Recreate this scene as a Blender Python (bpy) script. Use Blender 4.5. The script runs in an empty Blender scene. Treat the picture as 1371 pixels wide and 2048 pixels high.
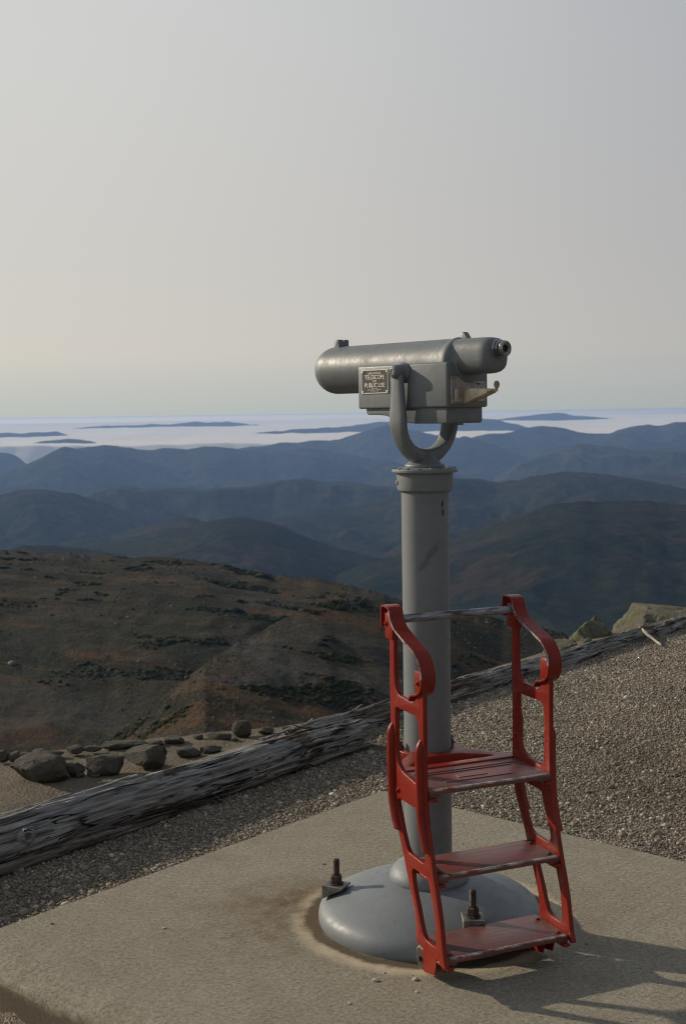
import bpy, bmesh, math, random
import numpy as np
from math import sin, cos, tan, atan, atan2, radians, pi, sqrt, hypot
from mathutils import Vector, Matrix

random.seed(7)
SC = bpy.context.scene
COL = SC.collection

# ------------------------------------------------------------------ camera
F_PX, CX, CY = 2600.0, 685.5, 1024.0            # 1371 x 2048 photograph, about a 46 mm lens
PITCH, ROLL, YAW = atan(198 / 2600), radians(0.85), radians(3.628)
EYE = np.array([0.0, -3.6532, 1.45])
_F0 = np.array([-sin(YAW), cos(YAW), 0]); _R0 = np.array([cos(YAW), sin(YAW), 0])
_F = _F0 * cos(PITCH) + np.array([0, 0, -sin(PITCH)]); _U = np.cross(_R0, _F)
_R = _R0 * cos(ROLL) - _U * sin(ROLL); _U = np.cross(_R, _F)

def ray(x, y):
    d = _F * F_PX + _R * (x - CX) - _U * (y - CY)
    return d / np.linalg.norm(d)
def on_z(x, y, z):
    d = ray(x, y); return EYE + d * ((z - EYE[2]) / d[2])
def az_el(x, y):
    d = ray(x, y); return atan2(d[0], d[1]), d[2] / hypot(d[0], d[1])

cam = bpy.data.cameras.new('camera')
cam.sensor_fit = 'VERTICAL'; cam.sensor_height = 36.0; cam.sensor_width = 24.1
cam.lens = F_PX * 36.0 / 2048
cam.clip_start = 0.05; cam.clip_end = 400000
cam.dof.use_dof = True; cam.dof.focus_distance = 3.6; cam.dof.aperture_fstop = 11
camo = bpy.data.objects.new('camera', cam); COL.objects.link(camo)
camo.matrix_world = Matrix(((_R[0], _U[0], -_F[0], EYE[0]), (_R[1], _U[1], -_F[1], EYE[1]), (_R[2], _U[2], -_F[2], EYE[2]), (0, 0, 0, 1)))
SC.camera = camo

# ------------------------------------------------------------------ node helpers
class NT:
    def __init__(s, tree): s.t = tree; s.n = tree.nodes; s.l = tree.links
    def put(s, sock, v):
        if v is None: return
        if isinstance(v, bpy.types.NodeSocket): s.l.new(v, sock)
        elif isinstance(v, (tuple, list)) and len(v) == 3 and sock.type == 'RGBA': sock.default_value = (*v, 1)
        else: sock.default_value = v
    def node(s, typ, **kw):
        n = s.n.new(typ)
        for k, v in kw.items(): setattr(n, k, v)
        return n
    def math(s, op, a, b=None, c=None, clamp=False):
        n = s.node('ShaderNodeMath', operation=op, use_clamp=clamp)
        for i, v in enumerate((a, b, c)): s.put(n.inputs[i], v)
        return n.outputs[0]
    def vmath(s, op, a, b=None):
        n = s.node('ShaderNodeVectorMath', operation=op)
        s.put(n.inputs[0], a); s.put(n.inputs[1], b)
        return n.outputs['Value'] if op in ('DOT_PRODUCT', 'LENGTH', 'DISTANCE') else n.outputs[0]
    def coords(s, kind='Object'): return s.node('ShaderNodeTexCoord').outputs[kind]
    def scale(s, vec, sc, rot=(0, 0, 0), loc=(0, 0, 0)):
        n = s.node('ShaderNodeMapping'); s.put(n.inputs[0], vec)
        n.inputs['Scale'].default_value = sc; n.inputs['Rotation'].default_value = rot; n.inputs['Location'].default_value = loc
        return n.outputs[0]
    def noise(s, vec, sc, det=5, rough=.55, dist=0, out=0):
        n = s.node('ShaderNodeTexNoise'); s.put(n.inputs['Vector'], vec)
        n.inputs['Scale'].default_value = sc; n.inputs['Detail'].default_value = det
        n.inputs['Roughness'].default_value = rough; n.inputs['Distortion'].default_value = dist
        return n.outputs[out]
    def voronoi(s, vec, sc, feature='F1', out='Distance', rand=1):
        n = s.node('ShaderNodeTexVoronoi', feature=feature); s.put(n.inputs['Vector'], vec)
        n.inputs['Scale'].default_value = sc; n.inputs['Randomness'].default_value = rand
        return n.outputs[out]
    def ramp(s, fac, stops, interp='LINEAR'):
        n = s.node('ShaderNodeValToRGB'); s.put(n.inputs[0], fac); r = n.color_ramp; r.interpolation = interp
        while len(r.elements) < len(stops): r.elements.new(0.5)
        for e, (p, c) in zip(r.elements, stops):
            e.position = p; e.color = (*c, 1) if isinstance(c, tuple) else (c, c, c, 1)
        return n.outputs[0]
    def mr(s, v, a, b, c=0., d=1., smooth=False):
        n = s.node('ShaderNodeMapRange'); n.interpolation_type = 'SMOOTHSTEP' if smooth else 'LINEAR'
        for i, q in enumerate((v, a, b, c, d)): s.put(n.inputs[i], q)
        return n.outputs[0]
    def mix(s, fac, a, b, mode='MIX'):
        n = s.node('ShaderNodeMix', data_type='RGBA', blend_type=mode)
        s.put(n.inputs[0], fac); s.put(n.inputs[6], a); s.put(n.inputs[7], b)
        return n.outputs[2]
    def bump(s, h, strength, dist, normal=None):
        n = s.node('ShaderNodeBump'); s.put(n.inputs['Height'], h)
        n.inputs['Strength'].default_value = strength; n.inputs['Distance'].default_value = dist
        if normal is not None: s.put(n.inputs['Normal'], normal)
        return n.outputs[0]

def material(name):
    m = bpy.data.materials.new(name); m.use_nodes = True
    t = NT(m.node_tree); b = m.node_tree.nodes['Principled BSDF']
    def fin(color=None, rough=None, normal=None, metal=None, spec=None, coat=None):
        t.put(b.inputs['Base Color'], color); t.put(b.inputs['Roughness'], rough)
        if normal is not None: t.put(b.inputs['Normal'], normal)
        if metal is not None: t.put(b.inputs['Metallic'], metal)
        if spec is not None: t.put(b.inputs['Specular IOR Level'], spec)
        if coat is not None: t.put(b.inputs['Coat Weight'], coat)
        return m
    return t, b, fin

# ------------------------------------------------------------------ mesh helpers
def tag(o, label=None, cat=None, group=None, kind=None):
    if label: o['label'] = label
    if cat: o['category'] = cat
    if group: o['group'] = group
    if kind: o['kind'] = kind
    return o
def empty(name, loc=(0, 0, 0), rz=0, label=None, cat=None, group=None):
    o = bpy.data.objects.new(name, None); COL.objects.link(o)
    o.location = loc; o.rotation_euler = (0, 0, rz); o.empty_display_size = .1
    return tag(o, label, cat, group)
def link(name, me, mat, parent=None, rz=0, loc=None):
    o = bpy.data.objects.new(name, me); COL.objects.link(o)
    if mat is not None:
        me.materials.clear(); me.materials.append(mat)
    if parent is not None: o.parent = parent
    if rz: o.rotation_euler = (0, 0, rz)
    if loc is not None: o.location = loc
    return o
def finish(bm, smooth=True, angle=35):
    bmesh.ops.recalc_face_normals(bm, faces=bm.faces)
    me = bpy.data.meshes.new('mesh'); bm.to_mesh(me); bm.free()
    if smooth:
        me.polygons.foreach_set('use_smooth', [True] * len(me.polygons))
        sharp_edges(me, angle)
    return me
def sharp_edges(me, angle):
    b = bmesh.new(); b.from_mesh(me)
    lim = radians(angle)
    for e in b.edges:
        e.smooth = not (len(e.link_faces) == 2 and e.calc_face_angle(0) > lim)
    b.to_mesh(me); b.free()
def np_mesh(verts, faces, smooth=True):
    me = bpy.data.meshes.new('mesh')
    k = faces.shape[1]
    me.vertices.add(len(verts)); me.vertices.foreach_set('co', np.ascontiguousarray(verts, dtype=np.float32).ravel())
    me.loops.add(faces.size); me.loops.foreach_set('vertex_index', np.ascontiguousarray(faces, dtype=np.int32).ravel())
    me.polygons.add(len(faces)); me.polygons.foreach_set('loop_start', np.arange(0, faces.size, k, dtype=np.int32))
    if smooth: me.polygons.foreach_set('use_smooth', np.ones(len(faces), dtype=bool))
    me.update(calc_edges=True)
    return me
def grid_faces(nu, nv, wrap=False):
    i = np.arange(nu - 1)[:, None]; j = np.arange(nv if wrap else nv - 1)[None, :]
    j2 = (j + 1) % nv
    return np.stack([i * nv + j, (i + 1) * nv + j, (i + 1) * nv + j2, i * nv + j2], -1).reshape(-1, 4)
def loft(bm, rings, caps=True, closed=True):
    """rings: lists of 3D points, same length; closed loops joined along the list"""
    vs = [[bm.verts.new(p) for p in r] for r in rings]
    n = len(vs[0])
    for a, b in zip(vs, vs[1:]):
        for k in range(n if closed else n - 1):
            bm.faces.new((a[k], a[(k + 1) % n], b[(k + 1) % n], b[k]))
    if caps:
        bm.faces.new(vs[0][::-1]); bm.faces.new(vs[-1])
    return vs
def lathe(bm, prof, n=64, M=None, caps=True):
    """prof (r, z) revolved about z"""
    rings = []
    for r, z in prof:
        rings.append([Vector((r * cos(2 * pi * k / n), r * sin(2 * pi * k / n), z)) for k in range(n)])
    if M is not None: rings = [[M @ p for p in r] for r in rings]
    loft(bm, rings, caps)
def box(bm, lo, hi, M=None, bevel=0, seg=2):
    r = bmesh.ops.create_cube(bm, size=1)
    vs = r['verts']
    for v in vs:
        v.co = Vector([(lo[i] + hi[i]) / 2 + v.co[i] * (hi[i] - lo[i]) for i in range(3)])
    if bevel:
        es = list({e for v in vs for e in v.link_edges})
        rr = bmesh.ops.bevel(bm, geom=es, offset=bevel, segments=seg, affect='EDGES', profile=.5)
        vs = [v for v in set(rr['verts']) | set(vs) if v.is_valid]
    if M is not None:
        for v in vs: v.co = M @ v.co
    return vs
def prism(bm, pts, axis, a, b, bevel=0, seg=2):
    """pts: 2D outline; axis: which coordinate is extruded from a to b"""
    def P(p, h):
        return {'x': (h, p[0], p[1]), 'y': (p[0], h, p[1]), 'z': (p[0], p[1], h)}[axis]
    v0 = [bm.verts.new(P(p, a)) for p in pts]; v1 = [bm.verts.new(P(p, b)) for p in pts]
    n = len(pts); fs = [bm.faces.new(v0[::-1]), bm.faces.new(v1)]
    for k in range(n): fs.append(bm.faces.new((v0[k], v0[(k + 1) % n], v1[(k + 1) % n], v1[k])))
    if bevel:
        es = list({e for f in fs for e in f.edges})
        bmesh.ops.recalc_face_normals(bm, faces=fs)
        bmesh.ops.bevel(bm, geom=es, offset=bevel, segments=seg, affect='EDGES', profile=.5, clamp_overlap=True)
def cyl(bm, p0, p1, r, n=20, r1=None, bev=0):
    p0, p1 = Vector(p0), Vector(p1); d = p1 - p0; L = d.length
    M = Matrix.Translation(p0) @ d.to_track_quat('Z', 'Y').to_matrix().to_4x4()
    r1 = r if r1 is None else r1
    pr = [(r, 0), (r1, L)] if not bev else [(r - bev, 0), (r, bev), (r1, L - bev), (r1 - bev, L)]
    lathe(bm, pr, n, M)
def catmull(pts, n=6, closed=False):
    P = [Vector(p) for p in pts]; out = []
    N = len(P)
    for i in range(N if closed else N - 1):
        if closed: a, b, c, d = P[i - 1], P[i], P[(i + 1) % N], P[(i + 2) % N]
        else: a, b, c, d = P[max(i - 1, 0)], P[i], P[i + 1], P[min(i + 2, N - 1)]
        for k in range(n):
            t = k / n
            out.append(.5 * ((2 * b) + (c - a) * t + (2 * a - 5 * b + 4 * c - d) * t * t + (3 * b - a - 3 * c + d) * t ** 3))
    if not closed: out.append(P[-1])
    return out
def rounded(pts, r, seg=5):
    """round the corners of a closed 2D polygon; pts (x, y[, r])"""
    out = []; N = len(pts)
    for i in range(N):
        p = Vector(pts[i][:2]); a = Vector(pts[i - 1][:2]); b = Vector(pts[(i + 1) % N][:2])
        rr = pts[i][2] if len(pts[i]) > 2 else r
        da, db = (a - p), (b - p); la, lb = da.length, db.length
        q = min(rr, la * .48, lb * .48)
        if q < 1e-5: out.append(p); continue
        s, e = p + da / la * q, p + db / lb * q
        for k in range(seg + 1):
            t = k / seg; out.append((1 - t) ** 2 * s + 2 * t * (1 - t) * p + t * t * e)
    return out
def plate(outline, holes, depth, bevel):
    """flat casting: 2D outline with holes, extruded with a rounded edge; lies in x, y with thickness along z"""
    cu = bpy.data.curves.new('plate', 'CURVE'); cu.dimensions = '2D'; cu.fill_mode = 'BOTH'
    cu.extrude = depth / 2 - bevel; cu.bevel_depth = bevel; cu.bevel_resolution = 2; cu.offset = -bevel
    for lp in [outline] + holes:
        sp = cu.splines.new('POLY'); sp.points.add(len(lp) - 1)
        for q, p in zip(sp.points, lp): q.co = (p[0], p[1], 0, 1)
        sp.use_cyclic_u = True
    ob = bpy.data.objects.new('plate', cu); COL.objects.link(ob)
    dg = bpy.context.evaluated_depsgraph_get(); dg.update()
    me = bpy.data.meshes.new_from_object(ob.evaluated_get(dg), depsgraph=dg)
    bpy.data.objects.remove(ob); bpy.data.curves.remove(cu)
    return me

# numpy gradient noise
_perm = np.random.RandomState(3).permutation(512)
def pnoise(x, y, seed=0):
    xi = np.floor(x).astype(int); yi = np.floor(y).astype(int); xf = x - xi; yf = y - yi
    def h(i, j): return _perm[(_perm[(i + seed * 17) & 511] + j + seed * 5) & 511]
    def g(i, j, dx, dy):
        a = h(i, j) * (2 * pi / 512); return np.cos(a) * dx + np.sin(a) * dy
    u = xf ** 3 * (xf * (xf * 6 - 15) + 10); v = yf ** 3 * (yf * (yf * 6 - 15) + 10)
    n0 = g(xi, yi, xf, yf) * (1 - u) + g(xi + 1, yi, xf - 1, yf) * u
    n1 = g(xi, yi + 1, xf, yf - 1) * (1 - u) + g(xi + 1, yi + 1, xf - 1, yf - 1) * u
    return (n0 * (1 - v) + n1 * v) * 1.5
def fbm(x, y, oct=5, seed=0, gain=.5, ridged=False):
    s = 0; a = 1; f = 1; tot = 0
    for o in range(oct):
        n = pnoise(x * f + o * 13.7, y * f + o * 7.3, seed + o)
        if ridged: n = 1 - 2 * np.abs(n)
        s = s + n * a; tot += a; a *= gain; f *= 2.03
    return s / tot
def sstep(a, b, x):
    t = np.clip((x - a) / (b - a), 0, 1); return t * t * (3 - 2 * t)

# ------------------------------------------------------------------ light and sky
SUN_EL = radians(22); SUN_DIR = Vector((-.923, .384, 0)).normalized() * cos(SUN_EL) + Vector((0, 0, sin(SUN_EL)))
sun = bpy.data.lights.new('sun', 'SUN'); sun.energy = 3.1; sun.angle = radians(1.2); sun.color = (1, .88, .70)
suno = bpy.data.objects.new('sun', sun); COL.objects.link(suno)
suno.rotation_euler = SUN_DIR.to_track_quat('Z', 'Y').to_euler()

W = bpy.data.worlds.new('World'); SC.world = W; W.use_nodes = True
w = NT(W.node_tree); w.n.clear()
skyt = w.node('ShaderNodeTexSky', sky_type='NISHITA', sun_disc=False)
skyt.sun_elevation = SUN_EL; skyt.sun_rotation = atan2(SUN_DIR.x, SUN_DIR.y); skyt.dust_density = 4; skyt.air_density = 1; skyt.altitude = 1900
dirv = w.coords('Generated')
sx = w.node('ShaderNodeSeparateXYZ'); w.put(sx.inputs[0], dirv)
# hazy autumn sky: a pale veil that is brightest round the sun, thinning overhead and behind the viewer
el = w.math('ARCSINE', sx.outputs[2])
eld = w.math('MULTIPLY', el, 180 / pi)
hv = w.vmath('NORMALIZE', w.vmath('MULTIPLY', dirv, (1, 1, 0)))
cs = w.vmath('DOT_PRODUCT', hv, tuple(Vector((SUN_DIR.x, SUN_DIR.y, 0)).normalized()))
near_sun = w.mr(cs, -1, 1, 0, 1)
SKY_L = [(0.0, (.415, .455, .44)), (.020, (.465, .475, .45)), (.045, (.555, .52, .468)), (.12, (.56, .535, .49)), (.26, (.58, .572, .545)), (.40, (.575, .585, .575)), (.60, (.34, .38, .42)), (1, (.23, .26, .31))]
SKY_R = [(0.0, (.325, .36, .375)), (.020, (.34, .362, .372)), (.048, (.37, .365, .365)), (.12, (.36, .353, .36)), (.26, (.342, .352, .375)), (.40, (.33, .352, .382)), (.60, (.25, .29, .34)), (1, (.20, .24, .29))]
SKY_B = [(0.0, (.235, .24, .25)), (.1, (.24, .245, .258)), (.3, (.215, .23, .255)), (1, (.195, .222, .265))]
elf = w.mr(eld, 0, 60, 0, 1)
left = w.ramp(elf, SKY_L); right = w.ramp(elf, SKY_R); back = w.ramp(elf, SKY_B)
front = w.mix(w.mr(cs, -.06, .72, 0, 1, True), right, left)
veil = w.mix(w.mr(cs, -.75, -.02, 0, 1, True), back, front)
nish = w.mix(1.0, skyt.outputs[0], (.07, .07, .07), 'MULTIPLY')
skycol = w.mix(.9, nish, veil)
# beyond the horizon the bright cloud deck goes on
deck = w.mix(w.mr(cs, -.3, .7, 0, 1, True), (.20, .21, .22), (.80, .71, .54))
skycol = w.mix(w.mr(eld, -.10, .05, 1, 0), skycol, deck)
bg = w.node('ShaderNodeBackground'); w.put(bg.inputs[0], skycol); bg.inputs[1].default_value = .96
wo = w.node('ShaderNodeOutputWorld'); w.l.new(bg.outputs[0], wo.inputs[0])

SC.view_settings.view_transform = 'Standard'; SC.view_settings.look = 'None'
SC.view_settings.exposure = 0.3; SC.view_settings.gamma = 1; SC.view_settings.use_curve_mapping = False
cy = SC.cycles
cy.use_denoising = True; cy.denoiser = 'OPENIMAGEDENOISE'
try: cy.denoising_input_passes = 'RGB_ALBEDO_NORMAL'
except Exception: pass
cy.max_bounces = 6; cy.diffuse_bounces = 3; cy.glossy_bounces = 3; cy.volume_bounces = 1
cy.transmission_bounces = 2; cy.transparent_max_bounces = 4
cy.sample_clamp_indirect = 4; cy.filter_width = 1.15

# ------------------------------------------------------------------ materials
def noisy_paint(name, base, alt, dirt, rough, chip_col, chip=.74, bumps=1.0, spec=None, extra=None):
    t, b, fin = material(name)
    co = t.coords()
    n1 = t.noise(co, 6, 6, .6); n2 = t.noise(co, 38, 5, .6); n3 = t.noise(co, 190, 4, .6)
    col = t.mix(t.mr(n1, .35, .68), base, alt)
    col = t.mix(t.math('MULTIPLY', t.mr(n2, .52, .75), .45), col, dirt)
    ch = t.math('MULTIPLY', t.mr(t.noise(co, 55, 8, .72, .6), chip, chip + .02), t.mr(t.noise(co, 7, 3), .42, .56))
    col = t.mix(ch, col, chip_col)
    if extra: col, ch = extra(t, co, col, ch)
    h = t.math('ADD', t.math('MULTIPLY', n2, .5), t.math('MULTIPLY', n3, .35))
    h = t.math('SUBTRACT', h, t.math('MULTIPLY', ch, .6))
    r = t.mr(n2, .3, .7, rough - .08, rough + .12)
    return fin(col, r, t.bump(h, .35 * bumps, .0022), spec=spec)

def _pole_marks(t, co, col, ch):
    # dark scrapes on the front of the pole
    s = t.node('ShaderNodeSeparateXYZ'); t.put(s.inputs[0], co)
    nz = t.noise(co, 60, 5, .7)
    def blob(x, z, rx, rz, shear):
        dx = t.math('SUBTRACT', t.math('SUBTRACT', s.outputs[0], x), t.math('MULTIPLY', t.math('SUBTRACT', s.outputs[2], z), shear))
        a = t.math('POWER', t.math('DIVIDE', dx, rx), 2); c = t.math('POWER', t.math('DIVIDE', t.math('SUBTRACT', s.outputs[2], z), rz), 2)
        m = t.math('LESS_THAN', t.math('ADD', t.math('ADD', a, c), t.math('MULTIPLY', t.math('SUBTRACT', nz, .5), 5.0)), .75)
        return t.math('MULTIPLY', m, t.math('LESS_THAN', s.outputs[1], 0))
    m1 = blob(.006, 1.045, .012, .04, .6); m2 = blob(.047, 1.196, .003, .014, 0); m3 = blob(.048, 1.172, .003, .012, 0); m4 = blob(-.036, .41, .006, .02, .2)
    col = t.mix(t.math('MULTIPLY', m1, .6), col, (.085, .09, .085)); col = t.mix(t.math('MAXIMUM', m2, t.math('MAXIMUM', m3, m4)), col, (.008, .02, .018))
    return col, ch

GREY = noisy_paint('grey_paint', (.16, .178, .188), (.195, .212, .22), (.115, .124, .124), .50, (.055, .05, .045), .665, 1.4)
GREY_POLE = noisy_paint('grey_pole_paint', (.155, .168, .172), (.178, .19, .192), (.115, .124, .125), .48, (.06, .055, .05), .73, .6, extra=_pole_marks)
GREY_BODY = noisy_paint('grey_telescope_paint', (.138, .152, .158), (.165, .180, .185), (.085, .093, .094), .46, (.33, .32, .29), .66, 1.5)
RED = noisy_paint('red_paint', (.185, .013, .006), (.24, .022, .009), (.095, .008, .006), .32, (.05, .024, .02), .665, 2.4, .3)

def tread_mat():
    t, b, fin = material('worn_red_tread'); co = t.coords()
    st = t.scale(co, (90, 6, 40)); g = t.noise(st, 1.0, 8, .65); g2 = t.noise(t.scale(co, (160, 9, 60)), 1.0, 6, .7)
    wear = t.noise(co, 7, 4, .6)
    col = t.mix(t.mr(g, .3, .7), (.17, .020, .017), (.24, .045, .038))
    worn = t.math('MULTIPLY', t.mr(g2, .36, .54), t.mr(wear, .30, .50))
    col = t.mix(worn, col, (.10, .058, .05))
    pale = t.math('MULTIPLY', t.mr(g, .55, .75), t.mr(t.noise(co, 11, 3), .52, .7))
    col = t.mix(t.math('MULTIPLY', pale, .55), col, (.30, .22, .19))
    return fin(col, t.mr(g, .3, .7, .28, .55), t.bump(t.math('ADD', g, g2), .35, .002))
TREAD = tread_mat()

def bare_metal(name, c1, c2, rough, sc=60, metal=.85):
    t, b, fin = material(name); co = t.coords()
    n = t.noise(co, sc, 6, .65); n2 = t.noise(co, sc * .2, 4)
    return fin(t.mix(t.mr(n, .40, .60), c1, c2), t.mr(n2, .3, .7, rough - .1, rough + .15), t.bump(n, .2, .001), metal)
STEEL = bare_metal('worn_steel', (.42, .41, .39), (.24, .22, .20), .42)
EDGE = bare_metal('worn_edge', (.50, .48, .45), (.20, .10, .08), .42, 34)
COINPLATE = bare_metal('coin_plate_metal', (.42, .39, .34), (.27, .24, .20), .5, 60, .5)
CHUTE = bare_metal('coin_chute_metal', (.60, .52, .40), (.38, .32, .23), .45, 35, .5)
RUST = bare_metal('rusty_bolt', (.085, .06, .048), (.045, .033, .03), .75, 90, .3)
GALV = bare_metal('galvanised_clamp', (.24, .235, .22), (.13, .12, .105), .5, 30, .6)
TAN = bare_metal('brass_lever', (.42, .33, .20), (.26, .2, .12), .55, 40, .5)
CHROME = bare_metal('eyepiece_metal', (.34, .34, .34), (.2, .2, .2), .35, 50)

def bar_mat():
    t, b, fin = material('chipped_bar'); co = t.coords()
    n = t.noise(t.scale(co, (60, 14, 60)), 1, 8, .7); n2 = t.noise(co, 9, 4, .6)
    col = t.mix(t.mr(n, .4, .58), (.055, .045, .04), (.30, .31, .33))
    col = t.mix(t.mr(n2, .62, .635), col, (.25, .025, .018))
    return fin(col, .45, t.bump(n, .3, .001), .5)
BAR = bar_mat()
def simple(name, c, rough=.6, metal=0, sc=80, var=.25):
    t, b, fin = material(name); n = t.noise(t.coords(), sc, 4)
    return fin(t.mix(t.mr(n, .3, .7), tuple(x * (1 - var) for x in c), tuple(x * (1 + var) for x in c)), rough, t.bump(n, .1, .0008), metal)
BLACK = simple('black_glass', (.008, .008, .009), .15)
PLAQUE = simple('plaque_brown', (.035, .027, .02), .45)
PALE = simple('plaque_lettering', (.72, .69, .60), .5)
LABEL = simple('label_plate', (.44, .445, .44), .5)
DARKTXT = simple('label_lettering', (.03, .03, .03), .6)
RUBBER = simple('wheel_rim_tan', (.38, .29, .17), .7)
WHEELD = simple('wheel_dark', (.035, .028, .022), .7)

# ------------------------------------------------------------------ ground materials
def concrete_mat():
    t, b, fin = material('concrete'); co = t.coords()
    big = t.noise(co, 1.6, 5, .6); mid = t.noise(co, 9, 6, .65); fine = t.noise(co, 230, 6, .75); grit = t.voronoi(co, 330); pit = t.voronoi(co, 42)
    col = t.mix(t.mr(big, .3, .7), (.335, .302, .24), (.405, .371, .302))
    col = t.mix(t.math('MULTIPLY', t.mr(mid, .45, .7), .5), col, (.275, .24, .182))
    col = t.mix(t.mr(fine, .38, .52, .7, 0), col, (.145, .12, .085))
    spk = t.math('LESS_THAN', t.voronoi(co, 95), .1)
    spc = t.voronoi(co, 95, out='Color')
    col = t.mix(t.math('MULTIPLY', spk, .7), col, t.mix(t.mr(spc, .2, .8), (.09, .08, .065), (.40, .36, .29)))
    grain = t.noise(co, 85, 6, .8); col = t.mix(t.mr(grain, .36, .64), t.mix(1.0, col, (.60, .58, .54), 'MULTIPLY'), t.mix(1.0, col, (1.22, 1.22, 1.20), 'MULTIPLY'))
    blot = t.noise(co, 3.3, 6, .7, .4); col = t.mix(t.mr(blot, .50, .70, 0, .4), col, (.19, .15, .10)); col = t.mix(t.mr(t.noise(co, 4.6, 6, .7), .56, .72, 0, .4), col, (.46, .42, .34))
    # stains round the foot of the telescope: a dark damp band, a pale lime ring, rust near the anchors
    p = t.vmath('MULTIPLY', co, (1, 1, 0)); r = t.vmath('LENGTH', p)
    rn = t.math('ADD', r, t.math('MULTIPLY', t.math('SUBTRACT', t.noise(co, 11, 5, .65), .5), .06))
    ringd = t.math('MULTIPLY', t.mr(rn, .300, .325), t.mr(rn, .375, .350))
    ringl = t.math('MULTIPLY', t.mr(rn, .350, .366), t.mr(rn, .412, .38))
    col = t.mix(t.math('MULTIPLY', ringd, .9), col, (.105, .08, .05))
    col = t.mix(t.math('MULTIPLY', ringl, t.mr(mid, .3, .55, .45, .9)), col, (.56, .47, .33))
    rus = t.math('MULTIPLY', t.mr(t.vmath('DISTANCE', p, (-.38, .09, 0)), .30, .02), t.mr(t.noise(co, 8, 6, .7), .35, .6))
    col = t.mix(t.math('MULTIPLY', rus, .9), col, (.125, .072, .03))
    rus2 = t.math('MULTIPLY', t.mr(t.vmath('DISTANCE', p, (-.44, -.12, 0)), .30, .02), t.mr(t.noise(co, 14, 6, .7), .45, .65))
    col = t.mix(t.math('MULTIPLY', rus2, .75), col, (.16, .108, .06))
    pits = t.math('MULTIPLY', t.mr(pit, .13, .06), t.mr(t.noise(co, 30, 3), .5, .56)); col = t.mix(t.math('MULTIPLY', pits, .85), col, (.05, .04, .03))
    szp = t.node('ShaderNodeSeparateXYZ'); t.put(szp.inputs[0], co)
    low_brown = t.mr(t.math('ADD', szp.outputs[2], t.math('MULTIPLY', t.math('SUBTRACT', t.noise(co, 24, 5, .7), .5), .05)), -.028, -.055)  # darker brown towards the bottom of the slab's sides, with a ragged upper edge
    col = t.mix(t.math('MULTIPLY', low_brown, .85), col, (.10, .08, .055))
    brush = t.noise(t.scale(t.scale(co, (1, 1, 1), (0, 0, radians(-49))), (3.5, 48, 6)), 1, 6, .7, .25)
    lines_ = t.mr(brush, .40, .30); col = t.mix(t.math('MULTIPLY', lines_, t.mr(t.noise(co, 2.2, 4), .45, .66, 0, .22)), col, (.17, .14, .10))
    h = t.math('ADD', t.math('MULTIPLY', fine, .9), t.math('MULTIPLY', t.mr(brush, .3, .6), .35)); h = t.math('SUBTRACT', h, t.math('MULTIPLY', pits, 1.5))
    h = t.math('ADD', h, t.math('MULTIPLY', t.mr(grit, 0, .5), .4)); h = t.math('ADD', h, t.math('MULTIPLY', mid, .8))
    return fin(col, .92, t.bump(h, 1.0, .0038), spec=.2)
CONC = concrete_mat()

def gravel_mat():
    t, b, fin = material('gravel_bed'); co = t.coords()
    v = t.voronoi(co, 170); vc = t.voronoi(co, 170, out='Color'); n = t.noise(co, 2, 5); f = t.noise(co, 160, 4, .6)
    col = t.ramp(vc, [(0, (.14, .11, .075)), (.4, (.25, .20, .14)), (.75, (.33, .28, .21)), (1, (.42, .37, .29))])
    col = t.mix(t.mr(v, .4, .75), col, (.09, .07, .05)); col = t.mix(t.mr(n, .35, .7, 0, .4), col, (.08, .06, .045))
    return fin(col, .95, t.bump(t.math('ADD', t.math('MULTIPLY', v, -1), t.math('MULTIPLY', f, .3)), .8, .005), spec=.2)
GRAVEL = gravel_mat()
def shelf_mat():
    t, b, fin = material('summit_path'); co = t.coords()
    n = t.noise(co, 1.1, 6, .6); v = t.voronoi(co, 38); vc = t.voronoi(co, 38, out='Color'); f = t.noise(co, 30, 5, .7)
    col = t.mix(t.mr(n, .35, .65), (.13, .104, .072), (.185, .15, .106)); col = t.mix(.35, col, t.ramp(vc, [(0, (.05, .045, .035)), (1, (.2, .18, .14))]))
    col = t.mix(t.mr(f, .5, .75, 0, .5), col, (.06, .052, .042))
    return fin(col, .95, t.bump(t.math('ADD', f, t.math('MULTIPLY', v, -.6)), .8, .02), spec=.2)
SHELF = shelf_mat()
def pebble_mat():
    t, b, fin = material('pebbles')
    a = t.node('ShaderNodeAttribute', attribute_name='tone'); co = t.coords(); n = t.noise(co, 150, 4, .6)
    col = t.ramp(a.outputs['Fac'], [(0, (.09, .077, .062)), (.18, (.21, .172, .125)), (.36, (.29, .24, .175)), (.52, (.235, .212, .18)), (.68, (.35, .30, .225)), (.82, (.43, .39, .33)), (.93, (.62, .58, .50)), (1, (.43, .31, .2))])
    col = t.mix(t.mr(t.noise(co, 1.7, 5, .6), .4, .65, 0, .35), col, (.17, .125, .08))
    col = t.mix(t.mr(n, .3, .7, .25, 0), col, (.08, .065, .05))
    return fin(col, .85, t.bump(n, .3, .002), spec=.25)
PEB = pebble_mat()
def rock_mat(name, c1, c2, lich, amount):
    t, b, fin = material(name); co = t.coords()
    n = t.noise(co, 4, 8, .65); f = t.noise(co, 20, 8, .75); g = t.noise(co, 90, 5, .7)
    col = t.mix(t.mr(n, .3, .7), c1, c2); col = t.mix(t.mr(f, .50, .66, 0, .85), col, tuple(x * .35 for x in c1))
    col = t.mix(t.math('MULTIPLY', t.mr(t.noise(co, 9, 6, .7), .48, .58), amount), col, lich)
    col = t.mix(t.mr(t.voronoi(co, 40), .12, .05, 0, .5), col, (.3, .29, .26))
    return fin(col, .9, t.bump(t.math('ADD', f, t.math('MULTIPLY', g, .5)), 1.0, .045), spec=.25)
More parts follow.
